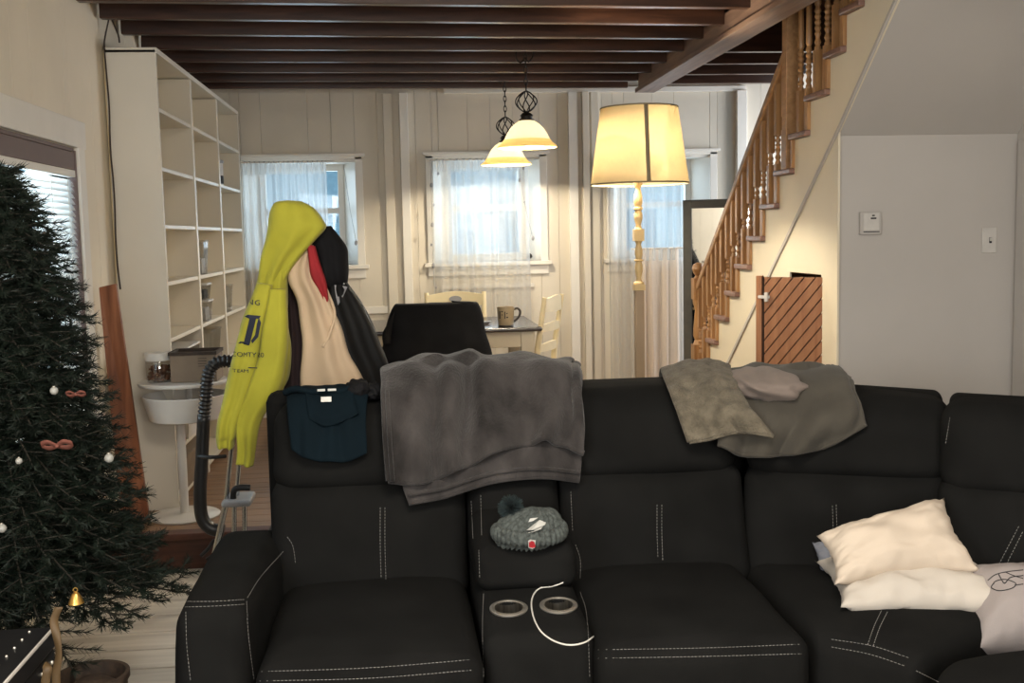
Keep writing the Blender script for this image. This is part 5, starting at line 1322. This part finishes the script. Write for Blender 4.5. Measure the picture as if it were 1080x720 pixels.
decal('stamp', small_rects([(526.6, 328, 527.8, 336), (528.6, 328, 530.4, 329.2), (528.8, 331.5, 530.2, 332.4), (532, 328.5, 533, 336), (534, 334, 536, 335.2), (534, 330, 535.4, 331), (527, 338, 536.5, 338.9)]), M['darkglaze'], mug, MB_, 0.001)['label'] = 'dark worn lettering'
d_ = at(509, 334, 7.05)
dish = thing('dish', (d_.x, 7.05, TZ), 'small dark dish on the table behind the black coat', 'dish')
obj('bowl', lathe([(0.0, TZ + .001), (.035, TZ + .001), (.058, TZ + .022), (.054, TZ + .022), (.034, TZ + .006), (0.0, TZ + .006)], d_.x, 7.05, 28), M['walkergrey'], dish)

# ------------------------------------------------------------------ LAMPS
def point(name, loc, e, color, r):
    l = bpy.data.lights.new(name, 'POINT'); l.energy = e; l.color = color; l.shadow_soft_size = r
    o = bpy.data.objects.new(name, l); COL.objects.link(o); o.location = loc; return o
def pendant(x, y, zr, R_, label, chain_top, loops):
    r = thing('pendant_lamp', (x, y, zr), label, 'pendant lamp', 'pendant lamps')
    k = R_ / 0.175
    prof = [(.175, 0.0), (.1765, .005), (.170, .013), (.158, .022), (.147, .030), (.145, .036), (.136, .046), (.128, .060), (.117, .082), (.099, .110), (.074, .136), (.050, .152), (.038, .160)]
    bm = bmesh.new(); add_lathe(bm, [(a * k, zr + b * k) for a, b in prof], x, y, 56)
    for f in [f for f in bm.faces if len(f.verts) == 56]: bm.faces.remove(f)
    for f in bm.faces: f.material_index = 1 if f.calc_center_median().z < zr + .042 * k else 0
    obj('glass_shade', bm, M['frosted'], r, ang=180, solid=0.004, mats=[M['frosted'], M['amber']])
    z1 = zr + .158 * k
    obj('cap', lathe([(.0, z1 - .004), (.044, z1 - .004), (.046, z1 + .008), (.034, z1 + .014), (.034, z1 + .026), (.040, z1 + .030), (.024, z1 + .046), (.0, z1 + .050)], x, y, 28), M['iron'], r)
    zc = z1 + .048; hc_ = .125
    bm = bmesh.new()
    for q in range(8):
        a0 = q * PI / 4; pts = []
        for i in range(15):
            t_ = i / 14; rr = .058 * math.sin(PI * t_) ** .8 + .006; a = a0 + 1.1 * t_
            pts.append((x + rr * math.cos(a), y + rr * math.sin(a), zc + hc_ * t_))
        add_tube(bm, pts, .0038, 6)
    obj('twisted_cage', bm, M['iron'], r)
    bm = bmesh.new(); z = zc + hc_; i = 0
    while z < chain_top:
        L_, W_ = .022, .010
        pts = [(math.cos(a) * W_, math.sin(a) * L_) for a in np.linspace(0, 2 * PI, 13)[:-1]]
        add_tube(bm, [(x + (p[0] if i % 2 else 0), y + (0 if i % 2 else p[0]), z + L_ + p[1]) for p in pts], .0032, 5, closed=True)
        z += .034; i += 1
    obj('chain', bm, M['iron'], r)
    for lp in loops:
        obj('swag_chain', tube(spline([(x + a, y + .01, b) for a, b in lp], 8), [.0045 + .0022 * (j % 3 == 0) for j in range(len(spline([(x + a, y + .01, b) for a, b in lp], 8)))], 6), M['iron'], r)
    obj('canopy_hook', lathe([(0.0, chain_top + .012), (.03, chain_top + .03), (.045, chain_top + .05), (0.0, chain_top + .055)], x, y, 20), M['iron'], r)
    bm = bmesh.new(); bmesh.ops.create_uvsphere(bm, u_segments=20, v_segments=12, radius=.028, matrix=Matrix.Translation((x, y, zr + .075 * k)))
    obj('bulb', bm, M['bulb'], r, ang=180)
    obj('socket', lathe([(0.0, zr + .10 * k), (.016, zr + .10 * k), (.018, z1), (0.0, z1)], x, y, 16), M['lidwhite'], r)
    pl = point('pendant_light', (x, y, zr + .062 * k), 85, (1.0, .86, .64), .035); return r
p1 = at(556, 156, 6.5); p2 = at(534, 174, 7.6)
R1 = (at(587, 155, 6.5).x - at(525, 155, 6.5).x) / 2; R2_ = (at(560, 173, 7.6).x - at(508, 173, 7.6).x) / 2
pendant(p1.x, 6.5, p1.z, R1, 'nearer and larger lit glass pendant lamp', 2.70, [[(0, 2.70), (.035, 2.64), (.05, 2.56), (.02, 2.515), (0, 2.54)], [(0, 2.70), (-.03, 2.64), (-.055, 2.55), (-.03, 2.51), (0, 2.54)]])
pendant(p2.x, 7.6, p2.z, R2_, 'farther lit glass pendant lamp behind and left of the other', 2.70, [[(0, 2.70), (-.03, 2.66), (-.05, 2.60), (-.03, 2.54), (0.0, 2.58)]])

# floor lamp
YLm = 5.2
a, b = at(624, 194, YLm), at(725, 191, YLm); xl = (a.x + b.x) / 2; rb = (b.x - a.x) / 2
zb0 = (at(674, 194, YLm).z)
a, b = at(636.5, 114, YLm), at(716, 114, YLm); rtp = (b.x - a.x) / 2; zt0 = at(676, 114, YLm).z
lamp = thing('floor_lamp', (xl, YLm, UF), 'tall lit floor lamp with cream drum shade and turned post', 'floor lamp')
bm = bmesh.new(); add_lathe(bm, [(rb, zb0), (rtp, zt0)], xl, YLm, 72)
for f in [f for f in bm.faces if len(f.verts) == 72]: bm.faces.remove(f)
sh_ = obj('lamp_shade', bm, M['lampshade'], lamp, ang=180, solid=0.002)
for rr, zz in ((rb, zb0), (rtp, zt0)):
    obj('shade_trim', tube([(xl + rr * math.cos(t), YLm + rr * math.sin(t), zz) for t in np.linspace(0, 2 * PI, 73)[:-1]], .0042, 6, closed=True), M['shadeband'], sh_)
xs_ = at(682, 114, YLm - .2).x
pb, pt_ = at(684, 193, YLm - rb * .97), at(681, 114, YLm - rtp * .97)
th0, th1 = math.atan2(-math.sqrt(max(0, rb ** 2 - (pb.x - xl) ** 2)), pb.x - xl), math.atan2(-math.sqrt(max(0, rtp ** 2 - (pt_.x - xl) ** 2)), pt_.x - xl)
bm = bmesh.new(); ring = []
for i in range(9):
    f = i / 8; th = th0 + (th1 - th0) * f; rr = (rb + (rtp - rb) * f) + .0022; zz = zb0 + (zt0 - zb0) * f; w = .0095 / rr
    ring.append([bm.verts.new((xl + rr * math.cos(th + s * w), YLm + rr * math.sin(th + s * w), zz)) for s in (-1, 0, 1)])
for A_, B_ in zip(ring, ring[1:]):
    for k in (0, 1): bm.faces.new((A_[k], A_[k + 1], B_[k + 1], B_[k]))
obj('shade_seam', bm, M['shadeband'], sh_, solid=0.0012)['label'] = 'dark seam band'
xp = at(673.5, 260, YLm).x; zz = lambda y: at(673.5, y, YLm).z
u = .0227 / 5
def rpx(w): return w * YLm / 1147 / 2
prof = [(zz(306), 11), (zz(303), 11), (zz(300), 11.5), (zz(298), 11), (zz(296), 6), (zz(293), 5), (zz(288), 7.5), (zz(283), 9), (zz(279), 8), (zz(276), 6), (zz(275), 10), (zz(274), 10), (zz(273), 6), (zz(268), 8.5), (zz(263), 8), (zz(258), 5.5), (zz(255), 7), (zz(253.5), 10)]
prof2 = [(zz(242), 10), (zz(240), 7), (zz(237), 5.5), (zz(231), 9), (zz(226), 9), (zz(222), 6.5), (zz(221), 9.5), (zz(219), 9.5), (zz(218), 7), (zz(213), 9.5), (zz(207), 9), (zz(200), 5.5), (zz(197), 6), (zz(194), 9.5), (zz(185), 9.5)]
bm = bmesh.new()
add_lathe(bm, [(rpx(w), z) for z, w in prof], xp, YLm, 20); add_lathe(bm, [(rpx(w), z) for z, w in prof2], xp, YLm, 20)
s = rpx(10.5); add_box(bm, (xp - s, YLm - s, zz(254)), (xp + s, YLm + s, zz(241.5)))
s = rpx(11.5); add_box(bm, (xp - s, YLm - s, zz(306)), (xp + s, YLm + s, zz(300)))
obj('turned_post', bm, M['lamppost'], lamp, ang=40)
s = rpx(9.5); obj('lower_post', boxes(((xp - s, YLm - s, UF + .03), (xp + s, YLm + s, zz(306)))), M['lamppole'], lamp, bevel=0.003)['label'] = 'plain square lower post'
obj('base', boxes(((xp - .14, YLm - .14, UF + .001), (xp + .14, YLm + .14, UF + .03))), M['lamppost'], lamp, bevel=0.008)
obj('harp', tube([(xp, YLm, zz(186)), (xp, YLm, zt0 - .03)], .004, 8), M['iron'], lamp)
bm = bmesh.new()
for k in range(3):
    a_ = k * 2 * PI / 3; add_tube(bm, [(xp, YLm, zt0 - .035), (xl + rtp * math.cos(a_), YLm + rtp * math.sin(a_), zt0 - .004)], .0025, 6)
obj('spider', bm, M['iron'], lamp)
bm = bmesh.new(); bmesh.ops.create_uvsphere(bm, u_segments=20, v_segments=12, radius=.030, matrix=Matrix.Translation((xp + .045, YLm, zb0 + .13)))
obj('bulb', bm, M['bulb'], lamp, ang=180)
point('floor_lamp_light', (xp - .05, YLm, zb0 + .14), 52, (1.0, .87, .66), .06)

# ------------------------------------------------------------------ CURTAINS, garland, cords, mirror
def curtain(x0, x1, z0, z1, label, nf, tan_z=None, seed=0, y=YB - 0.085, gather=0.0):
    r = thing('curtain', ((x0 + x1) / 2, y, z0), label, 'curtain')
    obj('rod', tube([(x0 - .03, y, z1), (x1 + .06, y, z1)], .007, 8), M['trim'], r)
    n = int((x1 - x0) * 160); m2 = 40; bm = bmesh.new(); g = []
    for j in range(m2 + 1):
        row = []; v = j / m2
        for i in range(n + 1):
            u_ = i / n; ph = 2 * PI * nf * u_ + 2.2 * noise.noise(Vector((u_ * 4, v * .6, seed)))
            amp = (.012 + .014 * min(1, v * 3)) * (0.6 + .8 * abs(noise.noise(Vector((u_ * 6 + 3, v, seed)))))
            xx = x0 + (x1 - x0) * u_ + .010 * math.sin(ph * .5 + seed) * v
            row.append(bm.verts.new((xx, y + amp * math.sin(ph) + .003 * math.sin(ph * 2.3), z1 + (z0 - z1) * v)))
        g.append(row)
    for j in range(m2):
        for i in range(n):
            f = bm.faces.new((g[j][i], g[j][i + 1], g[j + 1][i + 1], g[j + 1][i]))
            if tan_z is not None and z1 + (z0 - z1) * (j + .5) / m2 < tan_z: f.material_index = 1
    obj('panel', bm, M['curtain'], r, ang=180, mats=[M['curtain'], M['curtaintan']])
    bm = bmesh.new(); g = []
    for zz_ in (z1 + .008, z1 - .09):
        g.append([bm.verts.new((x0 + (x1 - x0) * i / n, y - .002 + (.012) * math.sin(2 * PI * nf * 1.6 * i / n) * (1 if zz_ < z1 else .6), zz_)) for i in range(n + 1)])
    for i in range(n): bm.faces.new((g[0][i], g[0][i + 1], g[1][i + 1], g[1][i]))
    obj('heading', bm, M['curtain'], r, ang=180)
    return r
zc_ = at(500, 168, YB - .09).z
curtain(-1.12, at(345, 200, 8.16).x, 0.55, zc_, 'white sheer curtain on the left dining window', 11, seed=1)
curtain(at(456, 200, 8.16).x, at(557, 200, 8.16).x, 0.80, zc_, 'white sheer curtain on the middle dining window', 9, seed=4)
curtain(at(642, 250, 8.16).x, at(721, 250, 8.16).x, UF + .02, zc_, 'long white sheer curtain on the right window behind the floor lamp', 8, None, 7)
curtain(at(670, 300, 8.10).x, at(716, 300, 8.10).x, UF + .02, at(690, 262, 8.1).z, 'tan lower curtain layer hanging behind the floor lamp post', 4, 9.0, 9, YB - .15)
# charm garlands at the middle window and cord pulls
def garland(pts, label, charms, dy=.03):
    r = thing('charm_garland', tuple(at(pts[0][0], pts[0][1], YB - .13)), label, 'garland')
    obj('string', tube([at(p[0], p[1], YB - dy) for p in pts], .0018, 5), M['walkergrey'], r)
    for (px, py, s) in charms:
        c_ = at(px, py, YB - dy - .005); bm = bmesh.new()
        bmesh.ops.create_icosphere(bm, subdivisions=1, radius=1, matrix=Matrix.Translation(c_) @ Matrix.Diagonal((.010 * s, .006, .016 * s, 1)))
        obj('charm', bm, M['walkergrey'], r, smooth=False)
garland([(454, 168), (455, 200), (456, 240), (457, 280), (458, 303)], 'string of small grey charms hanging at the left of the middle window', [(462, 183, .9), (455, 195, 1.3), (457.5, 216, .8), (456, 237, 1.3), (455, 258, .8), (457, 280, 1.4), (460, 303, .8)], .125)
garland([(548, 178), (549, 190), (553, 212), (558, 235), (562, 251)], 'string of small grey charms hanging at the right of the middle window', [(552, 177, 1.0), (548, 190, 1.1), (553, 213, .7), (562, 251, 1.3)], .125)
garland([(363, 178), (366, 200), (370, 225), (374, 246), (375.5, 255)], 'cord pull hanging in the left dining window', [(375.5, 256, 1.3)])
o = obj('figurine', blob(at(558, 270, YB + .02), Vector((.024, 0, 0)), Vector((0, .02, 0)), Vector((0, 0, .022)), .0, 5, 2, .3, 16, 10), M['darkglaze'], ang=180)
tag(o, 'small dark ornament on the sill of the middle dining window', 'ornament')
YM = 7.8
a = at(720, 211, YM); b = at(731, 217, YM); w_ = .045
mx0, mx1, mz0, mz1 = a.x, a.x + .56, UF + .012, a.z
mir = thing('floor_mirror', ((mx0 + mx1) / 2, YM, UF), 'tall grey framed mirror standing behind the stair newel', 'mirror')
fw_ = .062
MR = Matrix.Translation((mx0, YM, 0)) @ Matrix.Rotation(-math.radians(24), 4, 'Z') @ Matrix.Translation((-mx0, -YM, 0))
obj('frame', boxes(((mx0, YM, mz0), (mx0 + fw_, YM + .04, mz1)), ((mx1 - fw_, YM, mz0), (mx1, YM + .04, mz1)), ((mx0 + fw_, YM, mz1 - fw_), (mx1 - fw_, YM + .04, mz1)), ((mx0 + fw_, YM, mz0), (mx1 - fw_, YM + .04, mz0 + fw_)), mt=MR), M['mirrorframe'], mir, bevel=0.004)
obj('mirror_glass', boxes(((mx0 + fw_ - .006, YM + .018, mz0 + fw_ - .006), (mx1 - fw_ + .006, YM + .024, mz1 - fw_ + .006)), mt=MR), M['mirror'], mir, smooth=False)

# ------------------------------------------------------------------ CHRISTMAS TREE and what stands around it
TX, TY = -1.13, 3.16
tree = thing('christmas_tree', (TX, TY, 0.0), 'dark green artificial christmas tree at the left edge by the window', 'christmas tree')
obj('trunk', tube([(TX, TY, .10), (TX, TY, 1.0), (TX, TY, 1.64)], [.024, .018, .006], 10), M['bark'], tree)
bm = bmesh.new()
for k in range(4):
    a_ = k * PI / 2 + .6; e = Vector((math.cos(a_), math.sin(a_), 0))
    add_tube(bm, [Vector((TX, TY, .16)), Vector((TX, TY, .10)) + e * .10, Vector((TX, TY, .012)) + e * .24], .010, 8)
add_tube(bm, [(TX, TY, .09), (TX, TY, .26)], .030, 10)
obj('tree_stand', bm, M['blackplastic'], tree)
nv, nf_, wv, wf = [], [], bmesh.new(), 0
def needle_twig(p, q, dens, ln):
    """needles around the twig from p to q"""
    d = q - p; L_ = d.length
    if L_ < 1e-4: return
    d.normalize(); n_ = d.orthogonal().normalized(); b_2 = d.cross(n_)
    for i in range(max(3, int(L_ * dens))):
        t_ = random.random(); a = random.uniform(0, 2 * PI); o_ = n_ * math.cos(a) + b_2 * math.sin(a)
        s = p + d * (L_ * t_); e = s + (o_ * .80 + d * .75).normalized() * ln * random.uniform(.7, 1.15)
        w = d.cross(o_).normalized() * .0015
        k = len(nv); nv.extend([s - w, s + w, e + w * .25, e - w * .25]); nf_.append((k, k + 1, k + 2, k + 3))
def envelope(z): return float(np.interp(z, [.46, .555, .92, 1.22, 1.46, 1.60, 1.66], [.47, .42, .30, .245, .185, .08, .03]))
zlev = 0.46
random.seed(11)
branches = []
while zlev < 1.63:
    R_ = envelope(zlev); nb_ = max(6, int(8 + 22 * R_ / .5))
    a0 = random.uniform(0, 2 * PI)
    for k in range(nb_):
        a = a0 + 2 * PI * k / nb_ + random.uniform(-.12, .12); branches.append((zlev + random.uniform(-.03, .03), a, R_ * random.uniform(.80, 1.10)))
    zlev += 0.05
for (z, a, R_) in branches:
    e = Vector((math.cos(a), math.sin(a), 0))
    # the wall and the black chest stop some branches
    if TX + e.x * R_ < XL + .055: R_ = max(.08, (XL + .055 - TX) / e.x)
    p0 = Vector((TX, TY, z + .05)); droop = -.10 - .12 * random.random()
    tip = p0 + e * R_ + Vector((0, 0, R_ * (.10 + droop)))
    mid = (p0 + tip) / 2 + Vector((0, 0, .03 + .02 * random.random()))
    path = spline([p0, mid, tip], 5)
    add_tube(wv, path, [.0045 - .0025 * i / (len(path) - 1) for i in range(len(path))], 5)
    for A_, B_ in zip(path, path[1:]): needle_twig(A_, B_, 420, .026)
    side = Vector((-e.y, e.x, 0)); nt = int(4 + R_ * 16)
    for i in range(nt):
        f = .18 + .80 * (i + random.random() * .5) / nt; k_ = min(len(path) - 2, int(f * (len(path) - 1))); base_ = path[k_].lerp(path[k_ + 1], f * (len(path) - 1) - k_)
        s_ = (1 if i % 2 else -1); L_ = (.055 + .10 * (1 - f)) * random.uniform(.75, 1.2) * (0.6 + R_)
        dr = (e * .75 + side * s_ * .8 + Vector((0, 0, random.uniform(-.25, .35)))).normalized()
        end = base_ + dr * L_
        if end.x < XL + .04: continue
        add_tube(wv, [base_, end], [.0022, .0012], 4); needle_twig(base_, end, 620, .025)
    needle_twig(tip - e * .03, tip + e * .02, 700, .020)
me = bpy.data.meshes.new('branches'); wv.to_mesh(me); wv.free(); 
obj('branches', me, M['bark'], tree, ang=180)
me = bpy.data.meshes.new('needles'); me.from_pydata([tuple(v) for v in nv], [], nf_)
o = obj('needles', me, M['needle'], tree, smooth=False); o['kind'] = 'stuff'
# decorations
def orn(px, py, Y, r, m, label):
    c_ = at(px, py, Y); rt_ = thing('bauble', (c_.x, c_.y, c_.z - r), label, 'ornament', 'tree ornaments')
    bm = bmesh.new(); bmesh.ops.create_uvsphere(bm, u_segments=20, v_segments=12, radius=r, matrix=Matrix.Translation(c_)); obj('ball', bm, m, rt_, ang=180)
    obj('cap', lathe([(0, c_.z + r * .9), (r * .3, c_.z + r * .9), (r * .3, c_.z + r * 1.2), (0, c_.z + r * 1.2)], c_.x, c_.y, 12), M['steel'], rt_)
    return rt_
orn(20, 486, 2.66, .008, M['ornwhite'], 'small pearl white bauble at the left of the tree below mid height')
orn(115, 483, 2.86, .012, M['ornwhite'], 'small pearl white bauble on the right of the tree near the copper board')
orn(2, 557, 2.68, .011, M['ornwhite'], 'small pearl white bauble on the left edge of the tree near the bottom')
orn(57, 412, 2.80, .010, M['ornwhite'], 'small pearl white bauble high on the tree below the window')
c_ = at(80, 630, 2.72)
bell = thing('bell', (c_.x, c_.y, c_.z - .02), 'small gold bell on a low tree branch', 'ornament')
obj('body', lathe([(.019, c_.z - .014), (.016, c_.z - .006), (.010, c_.z + .008), (.005, c_.z + .014), (0, c_.z + .016)], c_.x, c_.y, 24), M['gold'], bell)
obj('loop', tube([c_ + Vector((.005 * math.cos(t), 0, .020 + .005 * math.sin(t))) for t in np.linspace(0, 2 * PI, 13)[:-1]], .0015, 5, closed=True), M['gold'], bell)
def ribbon(px, py, Y, s, label):
    c_ = at(px, py, Y); rt_ = thing('ribbon_bow', tuple(c_), label, 'ribbon', 'tree ribbons')
    for k in (-1, 1):
        pts = spline([c_, c_ + Vector((k * .03, -.015, .018)) * s, c_ + Vector((k * .06, 0, .006)) * s, c_ + Vector((k * .035, .01, -.010)) * s, c_], 6)
        bm = bmesh.new(); g = [[bm.verts.new(p + Vector((0, dy, dz))) for dy, dz in ((-.004, .010 * s), (.004, -.010 * s))] for p in pts]
        for A_, B_ in zip(g, g[1:]): bm.faces.new((A_[0], A_[1], B_[1], B_[0]))
        obj('loop', bm, M['salmon'], rt_, solid=.001)
    bm = bmesh.new(); bmesh.ops.create_uvsphere(bm, u_segments=10, v_segments=8, radius=.009 * s, matrix=Matrix.Translation(c_)); obj('knot', bm, M['salmon'], rt_, ang=180)
ribbon(60, 470, 2.70, .62, 'salmon ribbon bow in the middle of the tree')
ribbon(80, 416, 2.90, .42, 'smaller salmon ribbon bow above, on the right side of the tree')
# black studded chest in front of the tree, with a bright metal edge
ZK = 0.60
q0, q1, q2 = atz(57, 659, ZK), atz(0, 721, ZK), atz(0, 656, ZK)
kx1 = (q0.x + q1.x) / 2; ky1 = q0.y
ch_ = thing('chest', (kx1 - .25, ky1 - .3, 0.0), 'black studded chest with bright metal edge at the bottom left corner', 'chest')
kx0, ky0 = max(XL + .03, kx1 - .5), ky1 - .85
obj('body', boxes(((kx0, ky0, .02), (kx1, ky1, ZK - .055))), M['blackplastic'], ch_, bevel=0.006)
obj('lid', boxes(((kx0 - .004, ky0 - .004, ZK - .052), (kx1 + .004, ky1 + .004, ZK - .004))), M['blackplastic'], ch_, bevel=0.006)
obj('metal_edge', boxes(((kx1 + .0005, ky0 - .005, ZK - .008), (kx1 + .006, ky1 + .006, ZK))), M['lidwhite'], ch_, bevel=0.002)['label'] = 'bright metal edge'  # the metal's gleam is put in as a plain white colour
bm = bmesh.new()
for i in range(12):
    for j in range(4):
        bmesh.ops.create_uvsphere(bm, u_segments=8, v_segments=6, radius=.0055, matrix=Matrix.Translation((kx1 + .001, ky1 - .03 - i * .07, ZK - .08 - j * .07)))
for i in range(8):
    bmesh.ops.create_uvsphere(bm, u_segments=8, v_segments=6, radius=.0035, matrix=Matrix.Translation((kx1 - .045, ky1 - .03 - i * .05, ZK - .003)))
obj('studs', bm, M['steel'], ch_, ang=180)
# round dark wicker bucket and ochre ribbon strip beside the chest
bk_ = atz(97, 712, .44)
bkt = thing('bucket', (bk_.x, bk_.y, 0.0), 'dark brown wicker bucket at the bottom edge between chest and sofa', 'bucket')
rbk = .083
bm = bmesh.new(); add_lathe(bm, [(0, .001), (rbk * .8, .001), (rbk * .9, .1), (rbk, .42), (rbk + .006, .43), (rbk + .006, .445), (rbk - .004, .445), (rbk - .006, .40), (rbk * .8, .05), (0, .05)], bk_.x, bk_.y, 40)
obj('body', bm, M['basket'], bkt)
obj('contents', lathe([(0, .38), (rbk - .012, .38), (rbk - .012, .405), (rbk * .5, .425), (0, .43)], bk_.x, bk_.y, 24), M['basket'], bkt)
pts = [at(62, 640, 2.45), at(57, 655, 2.45), at(60, 672, 2.44), at(62, 690, 2.44), at(59, 712, 2.44), at(61, 740, 2.44), at(60, 790, 2.44)]
bm = bmesh.new(); g = []
for i, p in enumerate(spline(pts, 6)):
    a = .5 * math.sin(i * .28); g.append([bm.verts.new(p + Vector((math.cos(a), math.sin(a), 0)) * s * .009) for s in (-1, 0, 1)])
for A_, B_ in zip(g, g[1:]):
    for k in (0, 1): bm.faces.new((A_[k], A_[k + 1], B_[k + 1], B_[k]))
tag(obj('ribbon_strip', bm, M['goldribbon'], solid=.0015, ang=180), 'ochre ribbon strip hanging beside the corner of the black chest', 'ribbon')
pts = [at(48, 698, 2.40), at(50, 706, 2.38), at(48, 722, 2.38), at(50, 760, 2.38)]
bm = bmesh.new(); g = []
for i, p in enumerate(spline(pts, 6)): g.append([bm.verts.new(p + Vector((s * .009 * min(1, .2 + i * .2), .003 * s, 0))) for s in (-1, 0, 1)])
for A_, B_ in zip(g, g[1:]):
    for k in (0, 1): bm.faces.new((A_[k], A_[k + 1], B_[k + 1], B_[k]))
tag(obj('ribbon_strip', bm, M['goldribbon'], solid=.0015, ang=180), 'shorter pointed ochre ribbon strip nearest the photo bottom by the chest', 'ribbon')

for o in bpy.data.objects:
    if '_w' in o: del o['_w']
